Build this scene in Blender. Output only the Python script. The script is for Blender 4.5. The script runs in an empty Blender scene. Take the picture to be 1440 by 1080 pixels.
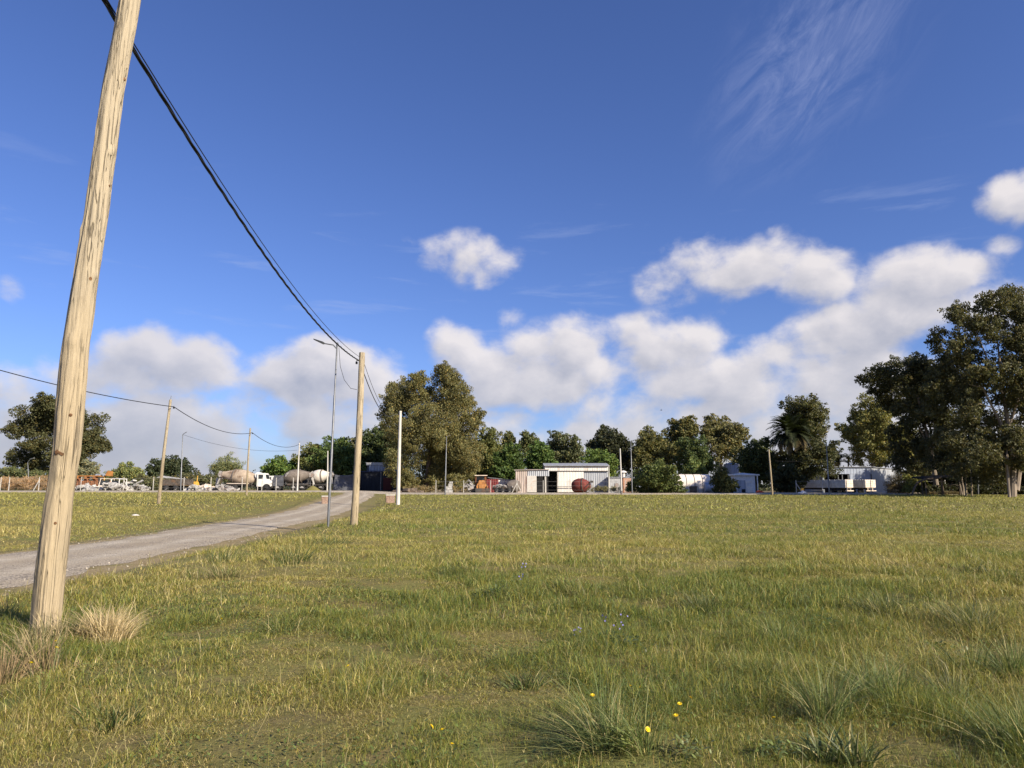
import bpy, math, random
import numpy as np
from mathutils import Vector, Matrix

C = bpy.context.scene.collection
SC = bpy.context.scene
PITCH = math.atan(0.145); CP, SP = math.cos(PITCH), math.sin(PITCH)
EYE = 1.6

# ------------------------------------------------------------------ camera
cam_d = bpy.data.cameras.new("camera"); cam = bpy.data.objects.new("camera", cam_d); C.objects.link(cam)
cam_d.sensor_width = 36; cam_d.lens = 25.0; cam_d.clip_end = 9000; cam_d.clip_start = 0.05
cam.location = (0, 0, EYE); cam.rotation_euler = (math.pi/2 + PITCH, 0, 0)
SC.camera = cam

# ------------------------------------------------------------------ sun
SUN_AZ, SUN_EL = math.radians(130), math.radians(30)     # azimuth clockwise from the view direction (+Y)
sd = Vector((math.sin(SUN_AZ)*math.cos(SUN_EL), math.cos(SUN_AZ)*math.cos(SUN_EL), math.sin(SUN_EL)))
sl = bpy.data.lights.new("sun", 'SUN'); sl.energy = 5.0; sl.angle = math.radians(0.5); sl.color = (1.0, 0.88, 0.70)
so = bpy.data.objects.new("sun", sl); C.objects.link(so)
so.rotation_euler = (-sd).to_track_quat('-Z', 'Y').to_euler(); so.location = (60, -60, 80)

SC.view_settings.view_transform = 'Standard'; SC.view_settings.look = 'None'
SC.view_settings.exposure = 0.8; SC.view_settings.gamma = 1.0
SC.view_settings.use_curve_mapping = False

# ------------------------------------------------------------------ node helpers
class NT:
    def __init__(s, nt): s.nt = nt; s.n = nt.nodes; s.l = nt.links
    def node(s, t, **kw):
        n = s.n.new(t)
        for k, v in kw.items(): setattr(n, k, v)
        return n
    def put(s, sock, v):
        if isinstance(v, bpy.types.NodeSocket): s.l.new(v, sock)
        elif v is not None: sock.default_value = v
    def math(s, op, a, b=None, clamp=False):
        n = s.node('ShaderNodeMath', operation=op, use_clamp=clamp); s.put(n.inputs[0], a)
        if b is not None: s.put(n.inputs[1], b)
        return n.outputs[0]
    def vmath(s, op, a, b=None):
        n = s.node('ShaderNodeVectorMath', operation=op); s.put(n.inputs[0], a)
        if b is not None: s.put(n.inputs[1], b)
        return n.outputs[1] if op in ('LENGTH', 'DOT_PRODUCT') else n.outputs[0]
    def ramp(s, v, a, b, c=0.0, d=1.0, smooth=True):
        n = s.node('ShaderNodeMapRange', interpolation_type='SMOOTHSTEP' if smooth else 'LINEAR')
        s.put(n.inputs[0], v); n.inputs[1].default_value = a; n.inputs[2].default_value = b
        s.put(n.inputs[3], c); s.put(n.inputs[4], d); return n.outputs[0]
    def mix(s, f, a, b, blend='MIX'):
        n = s.node('ShaderNodeMix', data_type='RGBA', blend_type=blend)
        s.put(n.inputs[0], f)
        for i, v in ((6, a), (7, b)):
            if isinstance(v, tuple) and len(v) == 3: v = v + (1,)
            s.put(n.inputs[i], v)
        return n.outputs[2]
    def noise(s, vec, scale, detail=4, rough=.5, dist=0.0, out=0):
        n = s.node('ShaderNodeTexNoise'); s.put(n.inputs['Vector'], vec)
        n.inputs['Scale'].default_value = scale; n.inputs['Detail'].default_value = detail
        n.inputs['Roughness'].default_value = rough; n.inputs['Distortion'].default_value = dist
        return n.outputs[out]
    def scale(s, vec, sc):
        return s.vmath('MULTIPLY', vec, sc)

# ------------------------------------------------------------------ sky with clouds (all by direction)
def px_dir(px, py):
    u = (px-720)/1000; v = (540-py)/1000
    d = Vector((u, CP - v*SP, SP + v*CP)).normalized()
    return math.atan2(d.x, d.y), math.asin(d.z)
def ell(px, py, rx, ry, w=1.0):
    a, e = px_dir(px, py); a1, _ = px_dir(px+rx, py); _, e1 = px_dir(px, py-ry)
    return (a, e, abs(a1-a), abs(e1-e), w)
BLOBS = [ell(*b) for b in [
    # low bank, left
    (20,545,95,50,.72),(120,535,100,52,.75),(205,515,90,58,.82),(275,530,80,55,.85),(180,600,200,60,.9),(60,630,150,50,.8),
    (340,600,120,60,.85),(420,545,85,55,.95),(470,530,85,60,.95),(520,560,60,75,.85),(420,610,140,60,.85),(15,410,40,26,.35),
    # centre
    (637,490,42,46,.95),(650,360,70,34,.50),(710,385,66,36,.56),(575,345,40,28,.28),(715,445,34,32,.34),
    (715,535,80,55,.95),(760,500,60,50,.9),(990,480,70,40,.8),(1130,470,80,40,.8),(1050,560,110,60,.9),(880,480,60,40,.8),(800,495,62,58,1.0),(850,525,55,45,1.0),(775,540,80,55,1.0),(915,510,72,66,.95),(960,520,80,66,.95),
    (880,590,150,60,.9),(700,600,90,40,.8),(1020,520,70,55,.85),(1085,500,75,55,.85),
    (1000,360,70,50,.72),(1060,372,80,54,.80),(1130,390,95,50,.74),(1180,395,50,35,.6),(940,400,50,40,.45),(1080,440,110,30,.42),
    # right
    (1160,520,90,70,.95),(1220,470,95,65,.95),(1270,430,85,70,1.0),(1300,390,70,52,1.0),(1350,385,62,38,.95),(1392,350,34,22,.6),
    (1240,540,130,80,.95),(1380,440,80,50,.95),(1420,275,48,48,.9),(1460,270,50,60,.9),(1110,590,120,50,.85),(1000,600,120,50,.85),
]]
world = bpy.data.worlds.new("World"); SC.world = world; world.use_nodes = True
wt = NT(world.node_tree); wt.n.clear()

g = bpy.data.node_groups.new("cloud_field", 'ShaderNodeTree')
g.interface.new_socket("Vector", in_out='INPUT', socket_type='NodeSocketVector')
g.interface.new_socket("Density", in_out='OUTPUT', socket_type='NodeSocketFloat')
G = NT(g); gi = G.node('NodeGroupInput'); go = G.node('NodeGroupOutput')
vec = gi.outputs[0]
w1 = G.noise(vec, 7, 3, .5, out=1)
warp = G.vmath('ADD', vec, G.scale(G.vmath('SUBTRACT', w1, (.5, .5, .5)), (.07, .06, 0)))
acc = None
for (a, e, ra, re, w) in BLOBS:
    d = G.vmath('LENGTH', G.scale(G.vmath('SUBTRACT', warp, (a, e, 0)), (1/ra, 1/re, 0)))
    m = G.ramp(d, 1.55, 0.15, 0.0, w)
    acc = m if acc is None else G.math('SMOOTH_MAX', acc, m)
    if acc is not m: acc.node.inputs[2].default_value = .12
sep = G.node('ShaderNodeSeparateXYZ'); G.put(sep.inputs[0], vec)
# a general broken low bank all the way round
gen = G.math('MULTIPLY', G.noise(vec, 3.2, 3, .5), G.ramp(sep.outputs[1], .30, .04))
low = G.ramp(sep.outputs[1], .20, .06, 0, .70)
acc = G.math('MAXIMUM', acc, low)
away = G.ramp(G.math('ABSOLUTE', sep.outputs[0]), .72, .95)
acc = G.math('MAXIMUM', acc, G.math('MULTIPLY', G.math('MULTIPLY', gen, 1.5), away))
n1 = G.noise(G.scale(vec, (1, 1.2, 1)), 7.5, 10, .56, .2)
n2 = G.noise(G.scale(vec, (1, 1.5, 1)), 26, 8, .62, .3)
def billow(sc, amt):
    v_ = G.node('ShaderNodeTexVoronoi', feature='SMOOTH_F1', voronoi_dimensions='2D'); G.put(v_.inputs['Vector'], G.vmath('ADD', G.scale(vec, (1, 1.25, 1)), G.scale(w2, (.030, .030, 0))))
    v_.inputs['Scale'].default_value = sc; v_.inputs['Smoothness'].default_value = .35
    return G.math('MULTIPLY', G.math('SUBTRACT', .42, v_.outputs['Distance']), amt)
w2 = G.noise(vec, 16, 4, .6, out=1)
bil = G.math('ADD', billow(13, .48), billow(30, .16))
nn = G.math('ADD', G.math('MULTIPLY', G.math('SUBTRACT', n1, .5), 1.7), G.math('MULTIPLY', G.math('SUBTRACT', n2, .5), .55))
nn = G.math('ADD', nn, bil)
dens = G.math('SUBTRACT', G.math('ADD', acc, G.math('MULTIPLY', nn, G.ramp(acc, .0, .30))), .25)
G.put(go.inputs[0], dens)

tc = wt.node('ShaderNodeTexCoord'); sp = wt.node('ShaderNodeSeparateXYZ'); wt.put(sp.inputs[0], tc.outputs['Generated'])
az = wt.math('ARCTAN2', sp.outputs[0], sp.outputs[1]); el = wt.math('ARCSINE', sp.outputs[2])
cv = wt.node('ShaderNodeCombineXYZ'); wt.put(cv.inputs[0], az); wt.put(cv.inputs[1], el); cv.inputs[2].default_value = 0.37
def field(v):
    n = wt.node('ShaderNodeGroup', node_tree=g); wt.put(n.inputs[0], v); return n.outputs[0]
D0 = field(cv.outputs[0]); D1 = field(wt.vmath('ADD', cv.outputs[0], (.016, .022, 0)))
alpha = wt.ramp(D0, -.04, 0.62)
lit = wt.math('ADD', wt.math('MULTIPLY', wt.math('SUBTRACT', D0, D1), .85), wt.math('SUBTRACT', .76, wt.math('MULTIPLY', wt.ramp(D0, .2, 1.0), .36)), clamp=True)
lit = wt.math('MULTIPLY', lit, wt.ramp(el, .02, .16, .62, 1.0))
lit = wt.math('MULTIPLY', lit, wt.ramp(az, -.5, -.05, .78, 1.0))
SKYK = 0.058; CK = SKYK*2**.8
shade = (.37/CK, .395/CK, .49/CK); bright = (.90/CK, .845/CK, .83/CK)
cloudc = wt.mix(lit, shade, bright)
sky = wt.node('ShaderNodeTexSky', sky_type='NISHITA', sun_disc=False)
sky.sun_elevation = SUN_EL; sky.sun_rotation = SUN_AZ
sky.altitude = 0; sky.air_density = 1.0; sky.dust_density = 0.6; sky.ozone_density = 2.2
skyc = wt.mix(1.0, sky.outputs[0], (.77, .92, 1.46), 'MULTIPLY')
# high thin cirrus, upper right
ca, ce = px_dir(1150, 70)
cvec = wt.vmath('SUBTRACT', cv.outputs[0], (ca, ce, 0))
rot = wt.node('ShaderNodeVectorRotate', rotation_type='Z_AXIS'); wt.put(rot.inputs['Vector'], cvec); rot.inputs['Angle'].default_value = math.radians(-38)
cm = wt.ramp(wt.vmath('LENGTH', wt.scale(rot.outputs[0], (1/.24, 1/.13, 0))), 1.0, .1)
cw = wt.noise(wt.scale(rot.outputs[0], (1, 3.0, 1)), 9, 9, .68, .8)
cir = wt.math('MULTIPLY', cm, wt.ramp(cw, .36, .75, 0, .36))
skyc = wt.mix(cir, skyc, (.46/CK, .52/CK, .80/CK))
cs2 = wt.noise(wt.scale(cv.outputs[0], (1, 7, 1)), 5, 6, .6, .3)
cir2 = wt.math('MULTIPLY', wt.ramp(cs2, .56, .75, 0, .22), wt.math('MULTIPLY', wt.ramp(el, .1, .2), wt.ramp(el, .45, .3)))
skyc = wt.mix(cir2, skyc, (.50/CK, .58/CK, .84/CK))
col = wt.mix(wt.math('MULTIPLY', alpha, .91), skyc, cloudc)
bg = wt.node('ShaderNodeBackground'); wt.put(bg.inputs[0], col); bg.inputs[1].default_value = SKYK
wo = wt.node('ShaderNodeOutputWorld'); wt.put(wo.inputs[0], bg.outputs[0])

# ------------------------------------------------------------------ geometry of the place
def ss(a, b, x):
    t = np.clip((np.asarray(x, float)-a)/(b-a), 0, 1); return t*t*(3-2*t)
def vn(x, y, sc, seed=0):
    x = np.asarray(x, float)/sc; y = np.asarray(y, float)/sc
    xi = np.floor(x); yi = np.floor(y); fx = x-xi; fy = y-yi
    fx = fx*fx*(3-2*fx); fy = fy*fy*(3-2*fy)
    def h(a, b):
        v = np.sin(a*127.1 + b*311.7 + seed*74.7)*43758.5453
        return v-np.floor(v)
    return (h(xi, yi)*(1-fx)+h(xi+1, yi)*fx)*(1-fy) + (h(xi, yi+1)*(1-fx)+h(xi+1, yi+1)*fx)*fy
def fb(x, y, sc, seed=0):
    return .55*vn(x, y, sc, seed)+.3*vn(x, y, sc*.46, seed+3)+.15*vn(x, y, sc*.2, seed+7)
RY = [-60, 0, 8, 17, 25, 33, 42, 54, 68, 85, 100, 130]
RX = [-11.1, -11.5, -11.8, -12.25, -12.6, -13.0, -13.35, -14.3, -15.9, -18.2, -21.2, -28.0]
def road_x(y): return np.interp(y, RY, RX)
def road_w(y): return np.interp(y, [0, 25, 60, 110], [2.35, 2.2, 2.0, 1.8])
def ground(x, y):
    x = np.asarray(x, float); y = np.asarray(y, float)
    z = .65*ss(25, 115, y) + .3*ss(-14, -24, x)*ss(25, 50, y)
    d = x-road_x(y)
    z = z - .34*(1-ss(2.9, 5.2, d))*(1-ss(-5.5, -2.8, -d*1.0)*0)*ss(-8.5, -2.5, d)*(1-ss(50, 75, y))
    z = z + (.10*(fb(x, y, 2.6, 5)-.5) + .13*(vn(x, y, .9, 6)-.5)*(1-ss(14, 26, y)))*(1-ss(30, 60, y))*ss(2.2, 4.5, np.abs(d)) + .03*(vn(x, y, .5, 9)-.5)*(1-ss(10, 25, y))*ss(2.6, 4, np.abs(d))
    return z
def gz(x, y): return float(ground(x, y))
def W(px, py, Y):
    u = (px-720)/1000; v = (540-py)/1000
    dy = CP - v*SP; t = Y/dy
    return Vector((u*t, Y, EYE + (SP + v*CP)*t))
def hit(px, py):                      # where a sight line meets the ground
    Y = 2.0
    for _ in range(4000):
        p = W(px, py, Y)
        if p.z <= gz(p.x, p.y): return p
        Y += .02 if Y < 30 else .1
    return p
def at(px, Y):                        # ground point in the direction px at depth Y
    x = W(px, 690, Y).x
    return Vector((x, Y, gz(x, Y)))

# ------------------------------------------------------------------ things, parts
def tagp(o, label, cat, group=None, kind=None):
    if label: o['label'] = label
    if cat: o['category'] = cat
    if group: o['group'] = group
    if kind: o['kind'] = kind
    return o
def thing(name, label, cat, loc=(0, 0, 0), rz=0, group=None):
    o = bpy.data.objects.new(name, None); C.objects.link(o); o.location = loc; o.rotation_euler = (0, 0, rz)
    o.empty_display_size = .2
    return tagp(o, label, cat, group)
def copy_tree(o, parent=None):
    c = o.copy(); C.objects.link(c)
    if parent is not None: c.parent = parent
    for ch in list(o.children): copy_tree(ch, c)
    return c
class MB:
    def __init__(s): s.v = []; s.f = []
    def add(s, vs, fs):
        b = len(s.v); s.v += [tuple(v) for v in vs]; s.f += [tuple(b+i for i in f) for f in fs]; return s
    def box(s, c, d, rx=0, ry=0, rz=0):
        x, y, z = d[0]/2, d[1]/2, d[2]/2
        R = Matrix.Rotation(rz, 3, 'Z') @ Matrix.Rotation(ry, 3, 'Y') @ Matrix.Rotation(rx, 3, 'X')
        vs = [R @ Vector(p) + Vector(c) for p in [(-x,-y,-z),(x,-y,-z),(x,y,-z),(-x,y,-z),(-x,-y,z),(x,-y,z),(x,y,z),(-x,y,z)]]
        return s.add(vs, [(0,3,2,1),(4,5,6,7),(0,1,5,4),(1,2,6,5),(2,3,7,6),(3,0,4,7)])
    def b2(s, x0, x1, y0, y1, z0, z1): return s.box(((x0+x1)/2, (y0+y1)/2, (z0+z1)/2), (x1-x0, y1-y0, z1-z0))
    def prism(s, poly, y0, y1):       # polygon in x,z (counter-clockwise seen from -y), extruded along y
        n = len(poly)
        vs = [(p[0], y0, p[1]) for p in poly] + [(p[0], y1, p[1]) for p in poly]
        fs = [tuple(range(n)), tuple(range(2*n-1, n-1, -1))] + [(j, i, i+n, j+n) for i in range(n) for j in [(i+1) % n]]
        return s.add(vs, fs)
    def tube(s, pts, r, n=8, caps=True):
        pts = [Vector(p) for p in pts]; m = len(pts)
        rr = r if isinstance(r, (list, tuple)) else [r]*m
        vs = []; up0 = None
        for i, p in enumerate(pts):
            t = (pts[min(i+1, m-1)]-pts[max(i-1, 0)])
            t = t.normalized() if t.length > 1e-9 else Vector((0, 0, 1))
            if up0 is None:
                up0 = t.orthogonal().normalized()
            a = (up0 - t*up0.dot(t)); a = a.normalized() if a.length > 1e-6 else t.orthogonal().normalized()
            up0 = a; b = t.cross(a)
            for k in range(n):
                th = 2*math.pi*k/n; vs.append(p + (a*math.cos(th)+b*math.sin(th))*rr[i])
        fs = [(i*n+k, i*n+(k+1) % n, (i+1)*n+(k+1) % n, (i+1)*n+k) for i in range(m-1) for k in range(n)]
        if caps: fs += [tuple(range(n-1, -1, -1)), tuple((m-1)*n+k for k in range(n))]
        return s.add(vs, fs)
    def lathe(s, o, ax, prof, n=24):  # prof: (distance along axis, radius)
        o = Vector(o); ax = Vector(ax).normalized()
        return s.tube([o+ax*t for t, r in prof], [max(r, .002) for t, r in prof], n)
    def corr(s, x0, x1, z0, z1, y, pitch=.25, amp=.03, th=.02):   # corrugated sheet standing in x,z
        n = max(2, int((x1-x0)/pitch)*2); vs = []; fs = []
        zz0 = z0 if callable(z0) else (lambda x: z0); zz1 = z1 if callable(z1) else (lambda x: z1)
        for i in range(n+1):
            x = x0+(x1-x0)*i/n; yy = y - (amp if i % 2 else 0)
            vs += [(x, yy, zz0(x)), (x, yy, zz1(x)), (x, yy+th, zz1(x)), (x, yy+th, zz0(x))]
        for i in range(n):
            a = 4*i; b = a+4
            fs += [(a, b, b+1, a+1), (a+2, b+2, b+3, a+3), (a+1, b+1, b+2, a+2), (a+3, b+3, b, a)]
        fs += [(0, 1, 2, 3), (4*n+3, 4*n+2, 4*n+1, 4*n)]
        return s.add(vs, fs)
    def build(s, name, m, parent=None, smooth=False, loc=None):
        me = bpy.data.meshes.new(name); me.from_pydata(s.v, [], s.f); me.update()
        if smooth: me.polygons.foreach_set('use_smooth', [True]*len(me.polygons)); 
        if smooth: me.set_sharp_from_angle(angle=math.radians(38))
        me.materials.append(m)
        o = bpy.data.objects.new(name, me); C.objects.link(o)
        if parent is not None: o.parent = parent
        if loc is not None: o.location = loc
        return o
def npmesh(name, V, F, col, m, parent=None, smooth=False):
    V = np.ascontiguousarray(V, np.float32); F = np.ascontiguousarray(F, np.int32)
    k = F.shape[1]; me = bpy.data.meshes.new(name)
    me.vertices.add(len(V)); me.vertices.foreach_set('co', V.ravel())
    me.loops.add(F.size); me.loops.foreach_set('vertex_index', F.ravel())
    me.polygons.add(len(F)); me.polygons.foreach_set('loop_start', np.arange(0, F.size, k, dtype=np.int32))
    if smooth: me.polygons.foreach_set('use_smooth', np.ones(len(F), bool))
    if col is not None:
        at_ = me.attributes.new('col', 'FLOAT_COLOR', 'POINT')
        c4 = np.ones((len(V), 4), np.float32); c4[:, :3] = col; at_.data.foreach_set('color', c4.ravel())
    me.update(calc_edges=True); me.validate(); me.materials.append(m)
    o = bpy.data.objects.new(name, me); C.objects.link(o)
    if parent is not None: o.parent = parent
    return o

# ------------------------------------------------------------------ materials
MATS = {}
def mat(key, color, rough=.7, metal=0.0, vary=.18, scale=3.0, stain=None, stain_amt=.5, stain_scale=1.2, stretch=(1, 1, 1), bump=0.0, bump_scale=30, spec=.3, detail=5):
    if key in MATS: return MATS[key]
    m = bpy.data.materials.new(key); m.use_nodes = True; t = NT(m.node_tree)
    b = t.n['Principled BSDF']; tcn = t.node('ShaderNodeTexCoord'); v = t.scale(tcn.outputs['Object'], stretch)
    n1 = t.noise(v, scale, detail, .6)
    lo = tuple(c*(1-vary) for c in color); hi = tuple(min(1, c*(1+vary)) for c in color)
    c = t.mix(t.ramp(n1, .3, .7), lo, hi)
    if stain is not None:
        c = t.mix(t.math('MULTIPLY', t.ramp(t.noise(v, stain_scale, 7, .65, .4), .5, .68), stain_amt), c, stain)
    t.put(b.inputs['Base Color'], c); b.inputs['Roughness'].default_value = rough; b.inputs['Metallic'].default_value = metal
    b.inputs['Specular IOR Level'].default_value = spec
    if bump:
        bn = t.node('ShaderNodeBump'); bn.inputs['Strength'].default_value = bump; bn.inputs['Distance'].default_value = .02
        t.put(bn.inputs['Height'], t.noise(v, bump_scale, 5, .6)); t.put(b.inputs['Normal'], bn.outputs[0])
    MATS[key] = m; return m
def leafmat(key, trans=.35, rough=.6, spec=.25):
    m = bpy.data.materials.new(key); m.use_nodes = True; t = NT(m.node_tree); t.n.remove(t.n['Principled BSDF'])
    a = t.node('ShaderNodeAttribute', attribute_name='col')
    p = t.node('ShaderNodeBsdfPrincipled'); t.put(p.inputs['Base Color'], a.outputs[0]); p.inputs['Roughness'].default_value = rough
    p.inputs['Specular IOR Level'].default_value = spec
    tr = t.node('ShaderNodeBsdfTranslucent')
    t.put(tr.inputs[0], t.mix(1.0, a.outputs[0], (1.05, 1.1, .55), 'MULTIPLY'))
    mx = t.node('ShaderNodeMixShader'); mx.inputs[0].default_value = trans
    t.put(mx.inputs[1], p.outputs[0]); t.put(mx.inputs[2], tr.outputs[0])
    t.put(t.n['Material Output'].inputs[0], mx.outputs[0]); return m
M_LEAF = leafmat('leaf', .30); M_GRASS = leafmat('grass_blade', .32, .5, .4)
M_BARK = mat('bark', (.13, .10, .075), .9, vary=.4, scale=4, stretch=(1, 1, .3))
M_PALEBARK = mat('pale_bark', (.22, .18, .14), .8, vary=.3, scale=2, stain=(.16, .12, .09), stain_amt=.8, stain_scale=1.0, stretch=(1, 1, .25))
M_GALV = mat('galvanised', (.17, .178, .188), .45, .55, vary=.15, scale=6)
M_CONC = mat('pale_concrete', (.50, .48, .44), .8, vary=.12, scale=3, stain=(.35, .33, .30), stain_amt=.5, stretch=(1, 1, .4))
M_BLACK = mat('black_rubber', (.018, .018, .02), .5, vary=.2)
M_TYRE = mat('tyre_rubber', (.025, .025, .026), .8, vary=.3)
M_RIM = mat('wheel_steel', (.30, .29, .28), .6, .3, vary=.3)
M_GLASS = mat('dark_glass', (.03, .035, .04), .12, vary=.1, spec=.6)
M_WHITE = mat('white_paint', (.70, .69, .66), .45, vary=.06, stain=(.42, .33, .24), stain_amt=.45, stain_scale=1.5)
M_CHASSIS = mat('chassis_steel', (.045, .042, .04), .7, vary=.4, stain=(.16, .09, .05), stain_amt=.5)
M_RUST = mat('rust', (.24, .105, .05), .9, vary=.45, scale=3, stain=(.09, .05, .035), stain_amt=.7)
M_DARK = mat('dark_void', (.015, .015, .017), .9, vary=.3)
M_SCRAPW = mat('scrap_white', (.36, .35, .33), .6, vary=.4, stain=(.10, .085, .07), stain_amt=.9, stain_scale=.9)
M_SCRAPG = mat('scrap_grey', (.26, .25, .24), .8, vary=.4, stain=(.2, .1, .06), stain_amt=.6)
M_YEL = mat('yellow_paint', (.62, .36, .06), .6, vary=.2, stain=(.2, .1, .04), stain_amt=.6)
M_ORANGE = mat('orange_paint', (.36, .16, .045), .6, vary=.25, stain=(.14, .06, .03), stain_amt=.7, stain_scale=2)
M_ZINC = mat('weathered_zinc', (.36, .38, .41), .5, .35, vary=.2, scale=1.5, stretch=(4, 1, .3), stain=(.2, .13, .09), stain_amt=.35)
M_ZINCD = mat('dull_zinc', (.30, .34, .42), .6, .2, vary=.22, scale=1.2, stretch=(4, 1, .3))
M_WHSHEET = mat('white_sheet', (.66, .64, .60), .55, vary=.08, scale=2, stretch=(3, 1, .4), stain=(.36, .28, .21), stain_amt=.65, stain_scale=.8)
M_BRICK = mat('brick', (.24, .165, .125), .9, vary=.35, scale=8, stain=(.4, .33, .26), stain_amt=.5)
M_CREAM = mat('cream_paint', (.70, .60, .50), .6, vary=.1, stain=(.3, .15, .09), stain_amt=.5, stain_scale=1.6)
M_TARP = mat('dark_tarp', (.075, .08, .095), .65, vary=.3, scale=1.2)
M_NAVY = mat('navy_boards', (.026, .028, .034), .7, vary=.35, scale=1.5, stretch=(3, 1, .4))
M_RED = mat('red_paint', (.15, .034, .026), .75, vary=.3, stain=(.09, .03, .022), stain_amt=.85, stain_scale=.8)
M_DRUM = mat('cement_dust_drum', (.36, .29, .22), .85, vary=.2, scale=1.5, stain=(.13, .085, .06), stain_amt=.95, stain_scale=.8)
M_DRUMG = mat('grey_drum', (.15, .128, .11), .85, vary=.3, scale=1.5, stain=(.10, .08, .07), stain_amt=.7)
M_DRUMW = mat('white_drum', (.60, .56, .50), .7, vary=.1, stain=(.4, .33, .26), stain_amt=.4)

def soil_material():
    m = bpy.data.materials.new('turf_soil'); m.use_nodes = True; t = NT(m.node_tree); b = t.n['Principled BSDF']
    geo = t.node('ShaderNodeNewGeometry'); P = geo.outputs['Position']
    a = t.noise(P, .35, 6, .6); c2 = t.noise(P, 2.2, 6, .62); c3 = t.noise(P, 14, 4, .6); big = t.noise(t.scale(P, (.5, 1, 1)), .06, 4, .55)
    base = t.mix(t.ramp(a, .35, .65), (.16, .14, .052), (.13, .145, .042))
    base = t.mix(t.ramp(c2, .42, .7), base, (.175, .14, .063))
    base = t.mix(t.math('MULTIPLY', t.ramp(big, .4, .65), .55), base, (.19, .17, .058))
    base = t.mix(t.math('MULTIPLY', t.ramp(c3, .5, .75), .5), base, (.05, .045, .022))
    # bare sandy verge beside the road, from a vertex attribute
    v = t.node('ShaderNodeAttribute', attribute_name='col'); sx = t.node('ShaderNodeSeparateColor'); t.put(sx.inputs[0], v.outputs[0])
    vm = t.math('MULTIPLY', sx.outputs[0], t.ramp(t.noise(P, .9, 6, .65), .30, .52), clamp=True)
    sand = t.mix(t.ramp(c3, .35, .7), (.24, .18, .10), (.36, .285, .18))
    base = t.mix(vm, base, sand)
    t.put(b.inputs['Base Color'], base); b.inputs['Roughness'].default_value = .95; b.inputs['Specular IOR Level'].default_value = .1
    bn = t.node('ShaderNodeBump'); bn.inputs['Strength'].default_value = .8; bn.inputs['Distance'].default_value = .05
    t.put(bn.inputs['Height'], t.noise(P, 9, 7, .65)); t.put(b.inputs['Normal'], bn.outputs[0]); return m
def gravel_material():
    m = bpy.data.materials.new('gravel'); m.use_nodes = True; t = NT(m.node_tree); b = t.n['Principled BSDF']
    geo = t.node('ShaderNodeNewGeometry'); P = geo.outputs['Position']
    vo = t.node('ShaderNodeTexVoronoi'); t.put(vo.inputs['Vector'], P); vo.inputs['Scale'].default_value = 24
    sc = t.node('ShaderNodeSeparateColor'); t.put(sc.inputs[0], vo.outputs['Color'])
    st = t.mix(sc.outputs[0], (.13, .113, .092), (.47, .41, .325))
    a = t.noise(P, .8, 6, .6); c = t.mix(t.ramp(a, .35, .68), st, (.37, .315, .235))
    at_ = t.node('ShaderNodeAttribute', attribute_name='col'); s2 = t.node('ShaderNodeSeparateColor'); t.put(s2.inputs[0], at_.outputs[0])
    wr = t.math('MULTIPLY', s2.outputs[0], t.ramp(t.noise(P, .7, 5, .65), .30, .62))
    c = t.mix(t.math('MULTIPLY', wr, .85), c, (.52, .465, .375))
    c = t.mix(t.math('MULTIPLY', t.ramp(t.noise(P, 1.7, 6, .7, .6), .60, .72), .5), c, (.20, .175, .14))       # packed wheel tracks
    c = t.mix(t.math('MULTIPLY', t.ramp(t.noise(P, .35, 5, .6), .5, .7), .45), c, (.26, .215, .155))
    t.put(b.inputs['Base Color'], c); b.inputs['Roughness'].default_value = .95; b.inputs['Specular IOR Level'].default_value = .15
    bn = t.node('ShaderNodeBump'); bn.inputs['Strength'].default_value = .9; bn.inputs['Distance'].default_value = .03
    t.put(bn.inputs['Height'], t.math('ADD', vo.outputs['Distance'], t.noise(P, 8, 6, .6))); t.put(b.inputs['Normal'], bn.outputs[0]); return m
M_SOIL = soil_material(); M_GRAVEL = gravel_material()

# ------------------------------------------------------------------ ground sheet, roads
def grid(xs, ys):
    X, Y = np.meshgrid(xs, ys); nx, ny = len(xs), len(ys)
    idx = np.arange(nx*ny).reshape(ny, nx)
    F = np.stack([idx[:-1, :-1], idx[:-1, 1:], idx[1:, 1:], idx[1:, :-1]], -1).reshape(-1, 4)
    return X.ravel(), Y.ravel(), F
xs = np.unique(np.concatenate([np.linspace(-30, 30, 241), np.linspace(-130, 130, 161), np.array([-4000, -1500, -600, -300, -200, 200, 300, 600, 1500, 4000])]))
ys = np.unique(np.concatenate([np.linspace(-10, 40, 201), np.linspace(40, 150, 111), np.array([-1000, -300, -60, -25, 170, 200, 300, 600, 1500, 5000])]))
gx, gy, F = grid(xs, ys); gzv = ground(gx, gy)
dd = np.abs(gx-road_x(gy)) - road_w(gy)
verge = np.where(gx > road_x(gy), .75*(1-ss(.4, 3.4, dd))*(1-.7*ss(35, 70, gy)), .8*(1-ss(.1, 1.2, dd)))*(1-.55*ss(60, 100, gy))
yard = ss(112, 116, gy)*ss(-75, -60, gx)*(1-ss(60, 75, gx))*.9
verge = np.maximum(verge, yard)
tagp(npmesh('ground', np.stack([gx, gy, gzv], 1), F, np.stack([verge]*3, 1), M_SOIL, smooth=True), None, None, kind='structure')

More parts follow.
